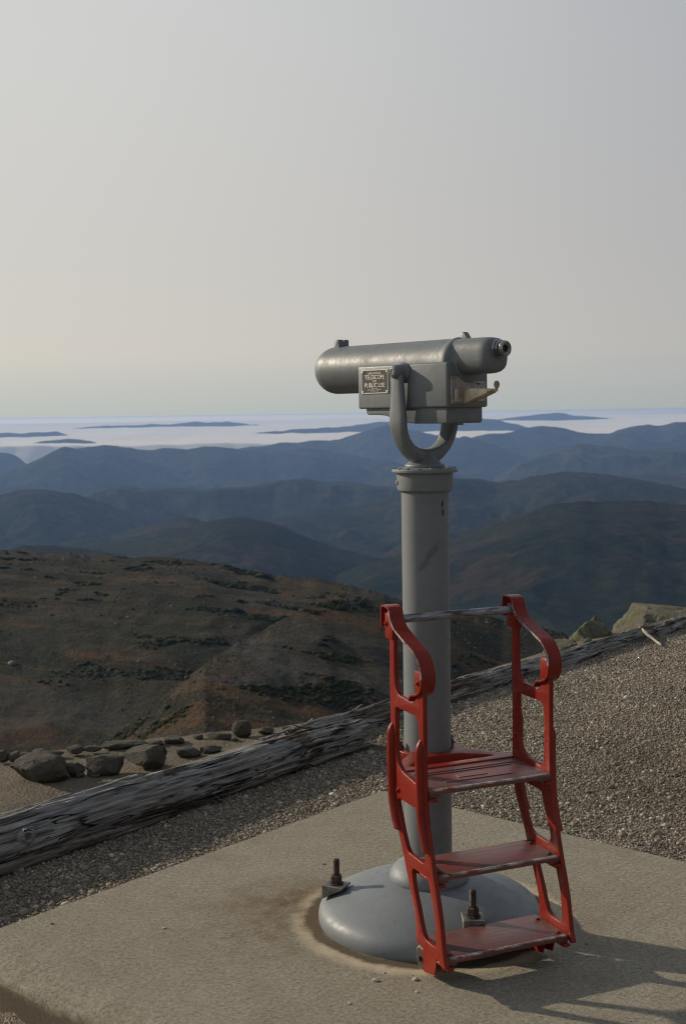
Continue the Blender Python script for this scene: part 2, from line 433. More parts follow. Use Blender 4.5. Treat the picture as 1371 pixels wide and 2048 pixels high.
ROCK = rock_mat('dark_granite', (.10, .091, .077), (.16, .146, .122), (.11, .105, .07), .5)
ROCKL = rock_mat('lichen_granite', (.15, .14, .105), (.25, .235, .18), (.15, .15, .075), .85)
def wood_mat():
    t, b, fin = material('weathered_log'); co = t.coords()      # object x runs along the log
    g1 = t.noise(t.scale(co, (3.6, 52, 52)), 1, 7, .66, .5); g2 = t.noise(t.scale(co, (9, 190, 190)), 1, 5, .65)
    rot = t.noise(t.scale(co, (2.4, 7, 7)), 1, 6, .62, .5)
    col = t.ramp(g1, [(.32, (.03, .024, .02)), (.42, (.17, .158, .145)), (.54, (.275, .262, .243)), (.68, (.45, .44, .415))])
    sx = t.node('ShaderNodeSeparateXYZ'); t.put(sx.inputs[0], co)
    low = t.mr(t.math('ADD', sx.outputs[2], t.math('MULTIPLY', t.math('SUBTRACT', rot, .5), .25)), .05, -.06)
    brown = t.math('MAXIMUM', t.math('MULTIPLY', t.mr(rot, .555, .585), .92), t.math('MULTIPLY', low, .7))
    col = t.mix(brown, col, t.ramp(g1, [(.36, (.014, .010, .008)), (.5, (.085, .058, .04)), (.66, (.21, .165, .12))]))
    col = t.mix(t.mr(g2, .54, .68, 0, .55), col, (.06, .052, .045))
    crack = t.mr(t.math('ABSOLUTE', t.math('SUBTRACT', t.noise(t.scale(co, (1.1, 16, 16), loc=(3, 1, 2)), 1, 4, .5, .3), .5)), .014, .003)
    crack2 = t.mr(t.math('ABSOLUTE', t.math('SUBTRACT', t.noise(t.scale(co, (.8, 30, 30), loc=(9, 4, 7)), 1, 3, .5, .3), .5)), .020, .006)
    crack = t.math('MAXIMUM', crack, t.math('MULTIPLY', crack2, t.mr(t.noise(t.scale(co, (2, 6, 6)), 1, 3), .45, .55)))
    col = t.mix(crack, col, (.010, .008, .007))
    h = t.math('ADD', g1, t.math('MULTIPLY', g2, .5)); h = t.math('SUBTRACT', h, t.math('MULTIPLY', crack, .8))
    return fin(col, .85, t.bump(h, 1.0, .010), spec=.25)
WOOD = wood_mat()
STICKM = simple('bleached_wood', (.33, .30, .25), .85, 0, 60, .4)
STICKD = simple('grey_stick', (.16, .14, .11), .85, 0, 60, .4)

def alpine_mat(name, c1, c2, rusty, scree):
    t, b, fin = material(name); co = t.coords()
    cs_ = t.scale(co, (.55, 1.1, 1)); k = .01
    big = t.noise(cs_, .0042, 6, .6, .6); mid = t.noise(cs_, .018, 8, .68, .8); fine = t.noise(co, .16, 6, .7); rk = t.noise(co, .5, 4, .7)
    green = t.noise(t.scale(t.scale(co, (1, 1, 1), (0, 0, radians(14))), (.5, 1.3, 1), loc=(500, 90, 0)), .0085, 7, .66, 1.0)
    rust = t.noise(t.scale(co, (.5, 1.2, 1), loc=(90, 800, 0)), .012, 6, .6, .7)
    col = t.mix(t.mr(big, .38, .62), c1, c2)
    col = t.mix(t.math('MULTIPLY', t.mr(rust, .51, .62), rusty), col, (.120, .060, .022))
    col = t.mix(t.math('MULTIPLY', t.mr(mid, .50, .58), scree), col, (.082, .080, .074))
    col = t.mix(t.math('MULTIPLY', t.mr(green, .52, .57), .92), col, (.022, .027, .012))
    col = t.mix(t.math('MULTIPLY', t.mr(t.noise(co, .05, 7, .75), .53, .60), .6), col, (.030, .029, .018))
    col = t.mix(t.mr(fine, .40, .60, .45, 0), col, (.022, .02, .015))
    col = t.mix(t.math('MULTIPLY', t.mr(rk, .55, .68), .6), col, (.105, .10, .09))
    col = t.mix(t.mr(t.voronoi(co, .30), .20, .10, 0, .7), col, (.13, .125, .115))
    return fin(col, .95, t.bump(t.math('ADD', fine, t.math('MULTIPLY', rk, .6)), 1.0, 4.0), spec=.1)
ALPINE = alpine_mat('alpine_slope', (.043, .044, .023), (.062, .048, .023), .9, .5)
ALPINES = alpine_mat('alpine_scree', (.062, .061, .050), (.062, .054, .034), .85, .75)
def forest_mat(name, dark, light, rust, k, amount):
    t, b, fin = material(name); co = t.coords()
    big = t.noise(co, .0007 * k, 6, .62, .6); mid = t.noise(t.scale(co, (.7, 1.5, 1)), .0024 * k, 7, .66, .4); fine = t.noise(co, .012 * k, 10, .74)
    col = t.mix(t.mr(big, .36, .64), dark, light); col = t.mix(t.math('MULTIPLY', t.mr(mid, .50, .62), amount), col, rust)
    col = t.mix(t.mr(fine, .40, .60, .65, 0), col, tuple(x * .4 for x in dark))
    return fin(col, 1.0, t.bump(fine, .8, 22 / k), spec=0)
FOREST = forest_mat('autumn_forest', (.014, .022, .013), (.042, .046, .027), (.076, .043, .027), 1.6, .65)
FORESTF = forest_mat('far_forest', (.013, .021, .013), (.060, .068, .038), (.088, .062, .036), .8, .55)

# ------------------------------------------------------------------ the setting: near ground
LD = np.array([.565, .825]); LM = np.array([.825, -.565])       # along the log; from the log towards the pad
FE0 = np.array([-3.79, 7.48]); FED = np.array([cos(radians(24.5)), sin(radians(24.5))]); FEN = np.array([-FED[1], FED[0]])
PAD_C = np.array([-.177, 1.262]); PD_L = np.array([.609, .793]); PD_R = np.array([.788, -.615])   # back corner of the slab and its two edges
def height(X, Y):
    m = X * LM[0] + Y * LM[1]
    beyond = -1.62 - m                                          # metres past the log
    z = -.03 + .012 * fbm(X * 1.3, Y * 1.3, 4, 5)
    # the slab's near left side stands clear of lower ground
    q = (X - PAD_C[0]) * PD_L[0] + (Y - PAD_C[1]) * PD_L[1]
    z = z - .10 * sstep(-1.80, -1.93, q)
    shelf = -1.6 + .05 * fbm(X * .6, Y * .6, 4, 9) + .03 * fbm(X * 2.5, Y * 2.5, 3, 2)
    z = z + (shelf - z) * sstep(.12, 2.2, beyond)
    fe = (X - FE0[0]) * FEN[0] + (Y - FE0[1]) * FEN[1]
    z = z - np.where(fe > 0, .62 * fe * sstep(0, 1.5, fe) + .25 * fbm(X * .5, Y * .5, 4, 4) * sstep(0, 3, fe), 0)
    return z
def axis_samples(breaks):
    out = []
    for (a, b, n) in breaks: out += list(np.linspace(a, b, n, endpoint=False))
    return np.array(out + [breaks[-1][1]])
gx = axis_samples([(-220, -30, 24), (-30, -6, 40), (-6, 6, 170), (6, 30, 40), (30, 220, 24)])
gy = axis_samples([(-60, -6, 24), (-6, 10, 220), (10, 30, 60), (30, 260, 40)])
GX, GY = np.meshgrid(gx, gy, indexing='ij'); GZ = height(GX, GY)
V = np.stack([GX, GY, GZ], -1).reshape(-1, 3)
g = link('ground', np_mesh(V, grid_faces(len(gx), len(gy))), None); tag(g, kind='structure')
g.data.materials.append(GRAVEL); g.data.materials.append(SHELF)
cent = V[grid_faces(len(gx), len(gy))].mean(1)
past = (-1.62 - (cent[:, 0] * LM[0] + cent[:, 1] * LM[1])) > .15
g.data.polygons.foreach_set('material_index', past.astype(np.int32))

# loose gravel: real stones over the gravel bed
def in_pad(X, Y, grow=0):
    q = (X - PAD_C[0]); r = (Y - PAD_C[1])
    # coordinates along the two edges
    det = PD_L[0] * PD_R[1] - PD_L[1] * PD_R[0]
    a = (q * PD_R[1] - r * PD_R[0]) / det; b = (PD_L[0] * r - PD_L[1] * q) / det
    return (a < -.0 + grow) & (b > -grow) & (a > -1.90)
rng = np.random.RandomState(11)
def scatter():
    pts = []
    N = 3200000
    X = rng.uniform(-3.4, 6.0, N); Y = rng.uniform(-1.9, 7.6, N)
    m = X * LM[0] + Y * LM[1]
    # keep what the camera and a step to either side of it can see
    ang = np.degrees(np.arctan2(X, Y + 3.65))
    ok = (m > -1.62) & (ang > -40) & (ang < 37)
    edge = .012 * pnoise(X * 9, Y * 9, 3)
    ok &= ~in_pad(X + edge, Y + edge, .006)
    dist = np.hypot(X, Y + 3.65)
    ok &= rng.rand(N) < np.clip(5.2 / dist, .45, 1) ** 1.2 * np.where((ang > -22) & (ang < 21), 1, .42)
    return X[ok], Y[ok], dist[ok]
X, Y, dist = scatter()
q_ = (X - PAD_C[0]) * PD_L[0] + (Y - PAD_C[1]) * PD_L[1]
nP = len(X); print("stones", nP)
ico = bmesh.new(); bmesh.ops.create_icosphere(ico, subdivisions=1, radius=1)
ico.verts.ensure_lookup_table(); IV = np.array([v.co[:] for v in ico.verts]); IF = np.array([[v.index for v in f.verts] for f in ico.faces]); ico.free()
OV = np.array([(1, 0, 0), (-1, 0, 0), (0, 1, 0), (0, -1, 0), (0, 0, 1), (0, 0, -1)], float) * 1.15
OF = np.array([(0, 2, 4), (2, 1, 4), (1, 3, 4), (3, 0, 4), (2, 0, 5), (1, 2, 5), (3, 1, 5), (0, 3, 5)])
def stones(X, Y, rad, IV, IF, tone, smooth):
    nP = len(X)
    V = IV[None] * (1 + rng.uniform(-.25, .25, (nP, len(IV), 1)))
    sc3 = np.stack([rad * rng.uniform(.85, 1.5, nP), rad * rng.uniform(.75, 1.1, nP), rad * rng.uniform(.5, .85, nP)], -1)
    V = V * sc3[:, None, :]
    a = rng.uniform(0, 2 * pi, nP); tl = rng.normal(0, .4, nP)
    ct, st_ = np.cos(tl)[:, None], np.sin(tl)[:, None]
    y2 = V[..., 1] * ct - V[..., 2] * st_; z2 = V[..., 1] * st_ + V[..., 2] * ct
    ca, sa = np.cos(a)[:, None], np.sin(a)[:, None]
    V = np.stack([V[..., 0] * ca - y2 * sa + X[:, None], V[..., 0] * sa + y2 * ca + Y[:, None], z2 + (height(X, Y) + rad * .2 + rng.uniform(0, .004, nP))[:, None]], -1)
    me = np_mesh(V.reshape(-1, 3), (IF[None] + (np.arange(nP) * len(IV))[:, None, None]).reshape(-1, 3), smooth)
    at = me.attributes.new('tone', 'FLOAT', 'POINT'); at.data.foreach_set('value', np.repeat(tone, len(IV)).astype(np.float32))
    tag(link('gravel', me, PEB), kind='stuff')
def tones(X, Y): return np.clip(rng.beta(1.35, 1.45, len(X)) + .16 * pnoise(X * 1.6, Y * 1.6, 8) + .08 * pnoise(X * 5, Y * 5, 18), 0, 1)
rad = np.where((np.degrees(np.arctan2(X, Y + 3.65)) > -22) & (np.degrees(np.arctan2(X, Y + 3.65)) < 21), 1, 1.45) * np.clip(np.exp(rng.normal(np.log(.0026), .36, nP)) * np.clip(dist / 5.2, .95, 1.45), .0018, .009)
stones(X, Y, rad, OV, OF, tones(X, Y), False)
k = rng.rand(nP) < (.045 + .045 * np.clip(pnoise(X * 1.3 + 4, Y * 1.3, 28), -.6, 1)); Xb, Yb = X[k], Y[k]
radb = np.clip(np.exp(rng.normal(np.log(.0048), .40, len(Xb))), .004, .026)
stones(Xb, Yb, radb, IV, IF, tones(Xb, Yb), True)

# concrete slab with a worn sloping front lip
bm = bmesh.new()
def pad_pt(a, b, z): p = PAD_C + PD_L * a + PD_R * b; return (p[0], p[1], z)
rows = []
avals = [0, 0, -.012] + list(np.linspace(-.05, -1.785, 30)) + [-1.755, -1.78, -1.80, -1.80]
zvals = [-.16, -.008, 0] + [0] * 30 + [0, -.004, -.03, -.2]
# the near left side is bevelled: a flat top, a worn slope, then the upright face
avals[-4:] = [-1.805, -1.872, -1.886, -1.896]; zvals[-4:] = [-.002, -.026, -.042, -.2]
nb = 70
bvals = [0, 0, .012] + list(np.linspace(.05, 4.2, nb))
na = len(avals)
for ai, (a_, z_) in enumerate(zip(avals, zvals)):
    row = []
    for bi, b_ in enumerate(bvals):
        z = z_
        if bi == 0: z = -.2
        elif bi == 1: z = min(z_, -.008)
        jit = .009 * float(pnoise(np.array([b_ * 9.0]), np.array([ai * 3.1]), 6)[0]) if ai > na - 5 else .004 * float(pnoise(np.array([a_ * 8.0]), np.array([1.5]), 2)[0]) if bi < 2 else 0
        row.append(pad_pt(a_ + (jit if ai > na - 5 else 0), b_ + (jit if bi < 2 else 0), z))
    rows.append(row)
vv = [[bm.verts.new(p) for p in r] for r in rows]
for r0, r1 in zip(vv, vv[1:]):
    for k in range(len(r0) - 1): bm.faces.new((r0[k], r0[k + 1], r1[k + 1], r1[k]))
for f in bm.faces:
    if f.normal.z < -.01: f.normal_flip()
me = bpy.data.meshes.new('pavement'); bm.to_mesh(me); bm.free()
me.polygons.foreach_set('use_smooth', [True] * len(me.polygons)); sharp_edges(me, 30)
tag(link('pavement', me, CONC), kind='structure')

# ------------------------------------------------------------------ the setting: hills, valley, fog, haze
def hill(name, crest, D, front, back, base, seed, spur, mat, wob=.10, dvar=None, naz=760, nr=84, feat=1.0, rough=.034):
    """a hill with its crest along the given outline at about D metres, falling away in front and behind"""
    if D < 12000: nr = max(nr, 230); naz = min(naz, 560)
    ae = np.array([az_el(*c) for c in crest]); o = np.argsort(ae[:, 0]); ae = ae[o]
    az = np.linspace(ae[0, 0] - .22, ae[-1, 0] + .22, naz)
    if ae[0, 0] < -.3 or True:
        el_ = np.interp(az, ae[:, 0], ae[:, 1])
    # smooth the outline a little and let it wander outside the picture
    k = np.ones(5) / 5; el_ = np.convolve(np.pad(el_, 2, mode='edge'), k, 'valid')
    out = np.maximum(ae[0, 0] - az, 0) + np.maximum(az - ae[-1, 0], 0)
    el_ = el_ - 1.1 * out * out - .04 * out + .012 * fbm(az * 14, az * 0 + seed, 4, seed) * np.clip(out * 12, 0, 1)
    Dz = D * (1 + wob * fbm(az * 5.0 / feat, az * 0 + .5, 4, seed + 2))
    if dvar is not None: Dz = Dz * np.interp(az, [az_el(x, 1000)[0] for x, _ in dvar], [s for _, s in dvar])
    elr = rough * .05 * fbm(az * 60, az * 0 + .3, 4, seed + 3)
    zc = EYE[2] + Dz * el_
    u = np.concatenate([-np.linspace(1, 0, int(nr * .72), endpoint=False) ** 1.25, np.linspace(0, 1, nr - int(nr * .72)) ** 1.2])
    AZ, U = np.meshgrid(az, u, indexing='ij')
    if front < 1: front = (Dz * front)[:, None]
    Rr = np.where(U < 0, Dz[:, None] + U * (Dz[:, None] - front), Dz[:, None] + U * (back - Dz[:, None]))
    PX, PY = Rr * np.sin(AZ), Rr * np.cos(AZ) + EYE[1]
    t = np.abs(U)
    fall = np.where(U < 0, t ** .92 * .35 + .65 * (t * t * (3 - 2 * t)), t ** 1.1)
    base = np.minimum(base, zc - D * .012)[:, None]
    H = zc[:, None] - (zc[:, None] - base) * fall + (elr * Dz)[:, None] * np.exp(-(t * 14) ** 2)
    L = D * .13 * feat; spur = spur * (1.45 if D < 2000 else 1.0 if D < 6000 else 1.5 if D < 12000 else 2.3)
    rg = fbm(PX / L + seed, PY / (L * .95), 5, seed, .5, True) * .5 + fbm(PX / (L * 2.2) + 5, PY / (L * 2.2), 4, seed + 6) * .8
    H = H + spur * (rg - .1) * np.clip(t * 3.2, 0, 1) * (1 - t ** 4) + spur * .05 * fbm(PX / (L * .12), PY / (L * .12), 3, seed + 9) * np.clip(t * 6, .25, 1)
    # never let a spur climb above the crest line as seen from the platform
    lim = EYE[2] + Rr * (el_ + elr * 1.0)[:, None] - .004 * D * np.clip(t, 0, 1)
    H = np.minimum(H, np.where(U < 0, lim, lim - .02 * D * t))
    P = np.stack([PX, PY, H], -1).reshape(-1, 3)
    o = link(name, np_mesh(P, grid_faces(len(az), len(u))), mat); tag(o, kind='structure'); return np.stack([PX, PY, H], -1), u

hill_a = hill('hills', [(-60, 1098), (0, 1099), (60, 1103), (150, 1110), (230, 1114), (300, 1112), (350, 1119), (400, 1120), (440, 1129), (500, 1142), (560, 1150), (620, 1156), (680, 1164), (740, 1180), (800, 1200), (900, 1240), (1000, 1290), (1150, 1380), (1371, 1520)],
     1150, .33, 1700, -172, 4, 7, ALPINE, .06, naz=700, nr=200, feat=.7, rough=.06)
hill_b = hill('hills', [(60, 1600), (150, 1540), (240, 1460), (330, 1388), (400, 1335), (470, 1290), (540, 1252), (600, 1222), (650, 1203), (700, 1195), (760, 1199), (830, 1210), (920, 1224), (1010, 1240), (1110, 1264), (1180, 1292), (1260, 1340), (1371, 1420)],
     560, .40, 900, -101, 8, 2.6, ALPINES, .03, dvar=[(0, .70), (400, .75), (700, 1.0), (1000, 1.15), (1371, 1.2)], naz=700, nr=150, feat=.8, rough=.06)
def sprinkle(name, N, size, seed, mat, mask, squash, tones):
    r = np.random.RandomState(seed); bmi = bmesh.new(); bmesh.ops.create_icosphere(bmi, subdivisions=1, radius=1); bmi.verts.ensure_lookup_table()
    iv = np.array([v.co[:] for v in bmi.verts]); jf = np.array([[v.index for v in f.verts] for f in bmi.faces]); bmi.free()
    pts = []
    for G_, u_ in (hill_a, hill_b):
        nu = int((u_ < 0).sum()); a = r.uniform(0, G_.shape[0] - 1.001, N); b = nu * r.uniform(.25, 1, N) ** .8 - 1.01; b = np.clip(b, 0, nu)
        i, j = a.astype(int), b.astype(int); fa, fb = (a - i)[:, None], (b - j)[:, None]
        p = G_[i, j] * (1 - fa) * (1 - fb) + G_[i + 1, j] * fa * (1 - fb) + G_[i, j + 1] * (1 - fa) * fb + G_[i + 1, j + 1] * fa * fb
        an = np.degrees(np.arctan2(p[:, 0], p[:, 1])); k = (an > -19) & (an < 17) & (r.rand(N) < mask(p)); pts.append(p[k])
    p = np.vstack(pts); n = len(p); d = np.hypot(p[:, 0], p[:, 1])
    rad = size * np.exp(r.normal(0, .5, n)) * np.clip(d / 700, .55, 1.4)
    V = iv[None] * (1 + r.uniform(-.35, .35, (n, len(iv), 1))) * np.stack([rad * r.uniform(.8, 1.6, n), rad * r.uniform(.8, 1.3, n), rad * squash * r.uniform(.7, 1.2, n)], -1)[:, None]
    an = r.uniform(0, pi, n); c, s_ = np.cos(an)[:, None], np.sin(an)[:, None]
    V = np.stack([V[..., 0] * c - V[..., 1] * s_, V[..., 0] * s_ + V[..., 1] * c, V[..., 2]], -1) + p[:, None]
    me = np_mesh(V.reshape(-1, 3), (jf[None] + (np.arange(n) * len(iv))[:, None, None]).reshape(-1, 3), False)
    at = me.attributes.new('tone', 'FLOAT', 'POINT'); at.data.foreach_set('value', np.repeat(r.rand(n), len(iv)).astype(np.float32))
    tag(link(name, me, mat), kind='stuff')
def tone_mat(name, stops):
    t, b, fin = material(name); a = t.node('ShaderNodeAttribute', attribute_name='tone'); return fin(t.ramp(a.outputs['Fac'], stops), .95, spec=.1)
SCREE = tone_mat('scree', [(0, (.03, .028, .024)), (.5, (.058, .055, .049)), (.9, (.09, .086, .078)), (1, (.17, .165, .15))])
SCRUB = tone_mat('scrub', [(0, (.012, .017, .008)), (.7, (.022, .028, .012)), (.93, (.038, .038, .017)), (1, (.07, .042, .018))])
def m_rock(p): return np.clip(.25 + 1.3 * fbm(p[:, 0] / 60, p[:, 1] / 110, 4, 21), .04, 1)
def m_scrub(p): return sstep(.12, .24, fbm((p[:, 0] + .25 * p[:, 1]) / 85, (p[:, 1] - .3 * p[:, 0]) / 48, 6, 33, .6)) * sstep(.35, -.15, fbm(p[:, 0] / 160 + 9, p[:, 1] / 260, 3, 40)) * np.where(p[:, 0] + .10 * p[:, 1] < 20, 1, .12)
sprinkle('scree', 30000, .38, 5, SCREE, m_rock, .7, None)
sprinkle('scrub', 230000, .75, 6, SCRUB, m_scrub, .55, None)
# wooded hills in the valley, nearest first
hill('hills', [(-60, 1120), (0, 1104), (50, 1091), (90, 1089), (140, 1094), (220, 1106), (300, 1125), (400, 1150), (500, 1190)], 4680, 2210, 5980, -806, 31, 78, FOREST, .05)
hill('hills', [(560, 1200), (640, 1160), (720, 1130), (800, 1110), (880, 1082), (950, 1060), (1010, 1040), (1060, 1022), (1110, 1008), (1160, 1002), (1210, 1003), (1270, 1000), (1330, 1006), (1420, 1012)], 5590, 2300, 7800, -760, 14, 90, FOREST, .10)
hill('hills', [(100, 1105), (180, 1095), (250, 1078), (330, 1060), (380, 1052), (420, 1042), (460, 1034), (500, 1036), (545, 1046), (600, 1068), (660, 1092), (740, 1112), (820, 1130), (920, 1150)], 6760, 3700, 8580, -820, 21, 80, FOREST, .08)
hill('hills', [(220, 1075), (280, 1052), (330, 1038), (370, 1034), (420, 1046), (480, 1060), (560, 1080)], 8450, 6760, 9620, -1040, 25, 78, FOREST, .05)
hill('hills', [(720, 1010), (800, 985), (860, 968), (900, 957), (940, 955), (990, 965), (1040, 958), (1080, 949), (1130, 944), (1180, 945), (1240, 952), (1300, 962), (1371, 978), (1430, 985)], 9880, 5460, 12350, -1150, 33, 247, FOREST, .08)
hill('hills', [(-60, 998), (0, 990), (40, 980), (70, 976), (110, 981), (150, 986), (200, 1003), (250, 1022), (300, 1042), (360, 1062), (440, 1085)], 10660, 7280, 13000, -1150, 41, 221, FORESTF, .08)
hill('hills', [(100, 1010), (160, 995), (200, 978), (240, 971), (280, 976), (330, 975), (390, 979), (440, 975), (490, 973), (540, 966), (580, 957), (610, 957), (650, 963), (720, 968), (800, 975), (900, 990), (1000, 1010)], 13650, 9620, 16900, -1150, 46, 273, FORESTF, .08)
hill('hills', [(1180, 960), (1240, 950), (1300, 946), (1340, 950), (1371, 948), (1430, 940)], 14950, 11700, 16900, -1150, 49, 156, FORESTF, .05)
hill('hills', [(-60, 952), (0, 944), (40, 934), (80, 915), (110, 902), (128, 892), (150, 895), (180, 894), (208, 888), (240, 893), (270, 900), (300, 899), (330, 896), (380, 898), (410, 893), (440, 894), (480, 899), (530, 906), (580, 900), (620, 895), (660, 903), (700, 910), (760, 918), (860, 940)], 21450, 14950, 26000, -1150, 52, 338, FORESTF, .07)
hill('hills', [(980, 960), (1040, 925), (1075, 911), (1110, 903), (1140, 890), (1160, 887), (1190, 890), (1220, 892), (1260, 900), (1300, 898), (1371, 893), (1430, 890)], 19500, 14950, 23400, -1150, 57, 312, FORESTF, .07)
hill('hills', [(700, 945), (780, 920), (850, 895), (900, 880), (930, 873), (950, 878), (990, 890), (1030, 908), (1060, 918), (1120, 940)], 24050, 19500, 27300, -1150, 59, 260, FORESTF, .05)
hill('hills', [(420, 910), (480, 897), (530, 891), (560, 886), (600, 884), (640, 880), (680, 878), (720, 866), (750, 856), (775, 850), (800, 858), (850, 866), (900, 874), (960, 886)], 26000, 22500, 28500, -1150, 63, 312, FORESTF, .04)
hill('hills', [(900, 890), (940, 877), (980, 868), (1020, 864), (1050, 857), (1085, 851), (1110, 853), (1145, 862), (1180, 866), (1215, 867), (1250, 857), (1290, 848), (1320, 850), (1345, 845), (1371, 845), (1430, 842)], 26500, 22500, 29000, -1150, 67, 312, FORESTF, .04)
# summits standing out of the valley fog
for i, (c, D) in enumerate([
    ([(-80, 925), (-40, 912), (0, 905), (20, 906), (40, 917), (60, 932)], 24500),
    ([(-60, 900), (0, 893), (30, 889), (60, 886), (110, 880), (150, 878), (185, 884), (215, 892)], 28500),
    ([(-60, 872), (0, 866), (40, 867), (90, 863), (115, 862), (140, 870)], 34000),
    ([(350, 905), (385, 897), (412, 891), (440, 897), (500, 899), (520, 908)], 26000),
    ([(470, 872), (540, 864), (580, 860), (620, 858), (660, 857), (720, 850), (760, 844), (820, 843), (900, 838), (960, 836), (1000, 841), (1040, 850), (1080, 862)], 33000),
    ([(240, 852), (300, 848), (350, 847), (400, 845), (450, 842), (480, 848)], 40000),
    ([(960, 842), (1020, 835), (1060, 832), (1090, 828), (1115, 826), (1140, 829), (1180, 833), (1240, 838)], 41500)]):
    hill('hills', c, D, D * .93, D * 1.07, -1140, 70 + i * 3, 60, FORESTF, .02, naz=500, nr=40, feat=.5)

# valley floor to the horizon, and the sea of fog lying over its far part
bm = bmesh.new(); bmesh.ops.create_circle(bm, cap_ends=True, radius=46000, segments=96)
me = bpy.data.meshes.new('valley'); bm.to_mesh(me); bm.free()
o = link('terrain', me, FORESTF, loc=(0, 0, -1160)); tag(o, kind='structure')
def fog_mat():
    t, b, fin = material('fog'); co = t.coords(); n = t.noise(co, .0004, 6, .6)
    t.put(b.inputs['Sheen Weight'], .25); b.inputs['Sheen Roughness'].default_value = .6; t.put(b.inputs['Sheen Tint'], (1, .88, .70))
    return fin(t.mix(t.mr(n, .35, .65), (.78, .69, .54), (.90, .81, .66)), .8, spec=.5)
FOG = fog_mat()
az = np.linspace(-.75, .75, 420); rr = np.geomspace(25500, 44500, 260)
AZ, RR = np.meshgrid(az, rr, indexing='ij'); FX, FY = RR * np.sin(AZ), RR * np.cos(AZ)
up = np.maximum(RR - 26000, 0) / 18000
FZ = -600 + 345 * up ** 1.3 + 70 * np.maximum((up - .72) / .28, 0) ** 1.6
FZ += (70 * fbm(FX / 3200, FY / 5200, 5, 12) + 34 * fbm(FX / 900, FY / 2600, 5, 15, .5, True)) * np.clip(1.25 - up, .3, 1)
FZ -= 500 * np.clip((26500 - RR) / 900, 0, 1) + 500 * np.clip((RR - 43800) / 600, 0, 1)
tag(link('fog', np_mesh(np.stack([FX, FY, FZ], -1).reshape(-1, 3), grid_faces(len(az), len(rr))), FOG), kind='stuff')

m = bpy.data.materials.new('haze'); m.use_nodes = True; m.node_tree.nodes.clear()
hz = NT(m.node_tree); pv = hz.node('ShaderNodeVolumePrincipled'); ho = hz.node('ShaderNodeOutputMaterial')
pv.inputs['Color'].default_value = (.36, .565, 1.0, 1); pv.inputs['Density'].default_value = 2.25e-5; pv.inputs['Anisotropy'].default_value = .2
hz.l.new(pv.outputs[0], ho.inputs['Volume'])
bm = bmesh.new(); box(bm, (-47000, -47000, -1162), (47000, 47000, 4.0))
tag(link('haze', finish(bm, False), m), kind='stuff')

# ------------------------------------------------------------------ logs along the edge
def log(name, s0, s1, mcen, zc, r0, r1, seed, label, broken=(0, 0)):
    n = int((s1 - s0) * 120); k = 200
    s = np.linspace(0, s1 - s0, n); th = np.linspace(0, 2 * pi, k, endpoint=False)
    S, T = np.meshgrid(s, th, indexing='ij'); Lg = s1 - s0
    base = r0 + (r1 - r0) * (S / Lg)
    cx_, cy_ = np.cos(T) * 2.2, np.sin(T) * 2.2
    lump = fbm(S * 1.1 + cx_, cy_ + S * .4, 4, seed) * .13
    grain = fbm(S * 1.4 + seed, T * 3.2 / 1.0 + cx_ * .0 + np.sin(T) * 3, 4, seed + 2, .5, True) * .05
    crack = -np.clip(.06 - np.abs(pnoise(S * .9 + 7, np.cos(T) * 3.5 + np.sin(T) * 2.0, seed + 4)), 0, 1) * 1.6
    rot = -.20 * sstep(.18, .42, fbm(S * 1.7, np.cos(T) * 1.4 + 4 + np.sin(T), 4, seed + 6))
    fib = fbm(S * 2.4, np.cos(T) * 21 + np.sin(T) * 16, 3, seed + 14) * .022
    split = -np.clip(.07 - np.abs(pnoise(S * .75 + 3, np.cos(T) * 7.5 + np.sin(T) * 5.5, seed + 15)), 0, 1) * 1.5 * sstep(-.15, .2, pnoise(S * 1.3, np.cos(T) * 2 + 9, seed + 16))
    plates = .03 * sstep(-.02, .02, fbm(S * 1.5, np.cos(T) * 4.5 + np.sin(T) * 3.5, 3, seed + 17))
    rad = base * (1 + lump + grain + crack * .6 + rot * .55 + fib + split + plates)
    e0, e1 = broken
    wob = .02 * fbm(s * .9, s * 0, 3, seed + 8); wz = .018 * fbm(s * 1.0, s * 0 + 3, 3, seed + 9)
    jag = fbm(np.cos(T) * 3, np.sin(T) * 3, 4, seed + 11)
    SS = S + np.where(S > Lg - .25, e1 * jag * sstep(Lg - .25, Lg, S), 0) - np.where(S < .25, e0 * jag * (1 - sstep(0, .25, S)), 0)
    V = np.stack([SS, rad * np.cos(T) + wob[:, None], rad * np.sin(T) * .95 + wz[:, None]], -1)
    F = grid_faces(n, k, True); V = V.reshape(-1, 3)
    c0 = V[:k].mean(0) + [.03, 0, 0]; c1 = V[-k:].mean(0) - [.03, 0, 0]
    V = np.vstack([V, c0, c1]); iv = len(V)
    j = np.arange(k); capA = np.stack([np.full(k, iv - 2), j, (j + 1) % k, (j + 1) % k], -1); capB = np.stack([np.full(k, iv - 1), (n - 1) * k + (j + 1) % k, (n - 1) * k + j, (n - 1) * k + j], -1)
    me = bpy.data.meshes.new('log')
    me.from_pydata(V.tolist(), [], F.tolist() + capA[:, :3].tolist() + capB[:, :3].tolist()); me.update()
    me.polygons.foreach_set('use_smooth', [True] * len(me.polygons))
    p = LD * s0 + LM * mcen
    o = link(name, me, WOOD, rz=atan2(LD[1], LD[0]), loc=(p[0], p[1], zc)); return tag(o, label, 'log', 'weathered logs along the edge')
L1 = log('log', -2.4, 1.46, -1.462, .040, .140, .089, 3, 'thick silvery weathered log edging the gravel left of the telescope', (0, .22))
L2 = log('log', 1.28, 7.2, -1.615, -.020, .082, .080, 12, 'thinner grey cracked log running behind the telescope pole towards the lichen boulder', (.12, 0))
L2.rotation_euler.z -= radians(.9); L2.rotation_euler.y = radians(.35); L1.rotation_euler.z -= radians(.75); L1.rotation_euler.y = radians(.45)
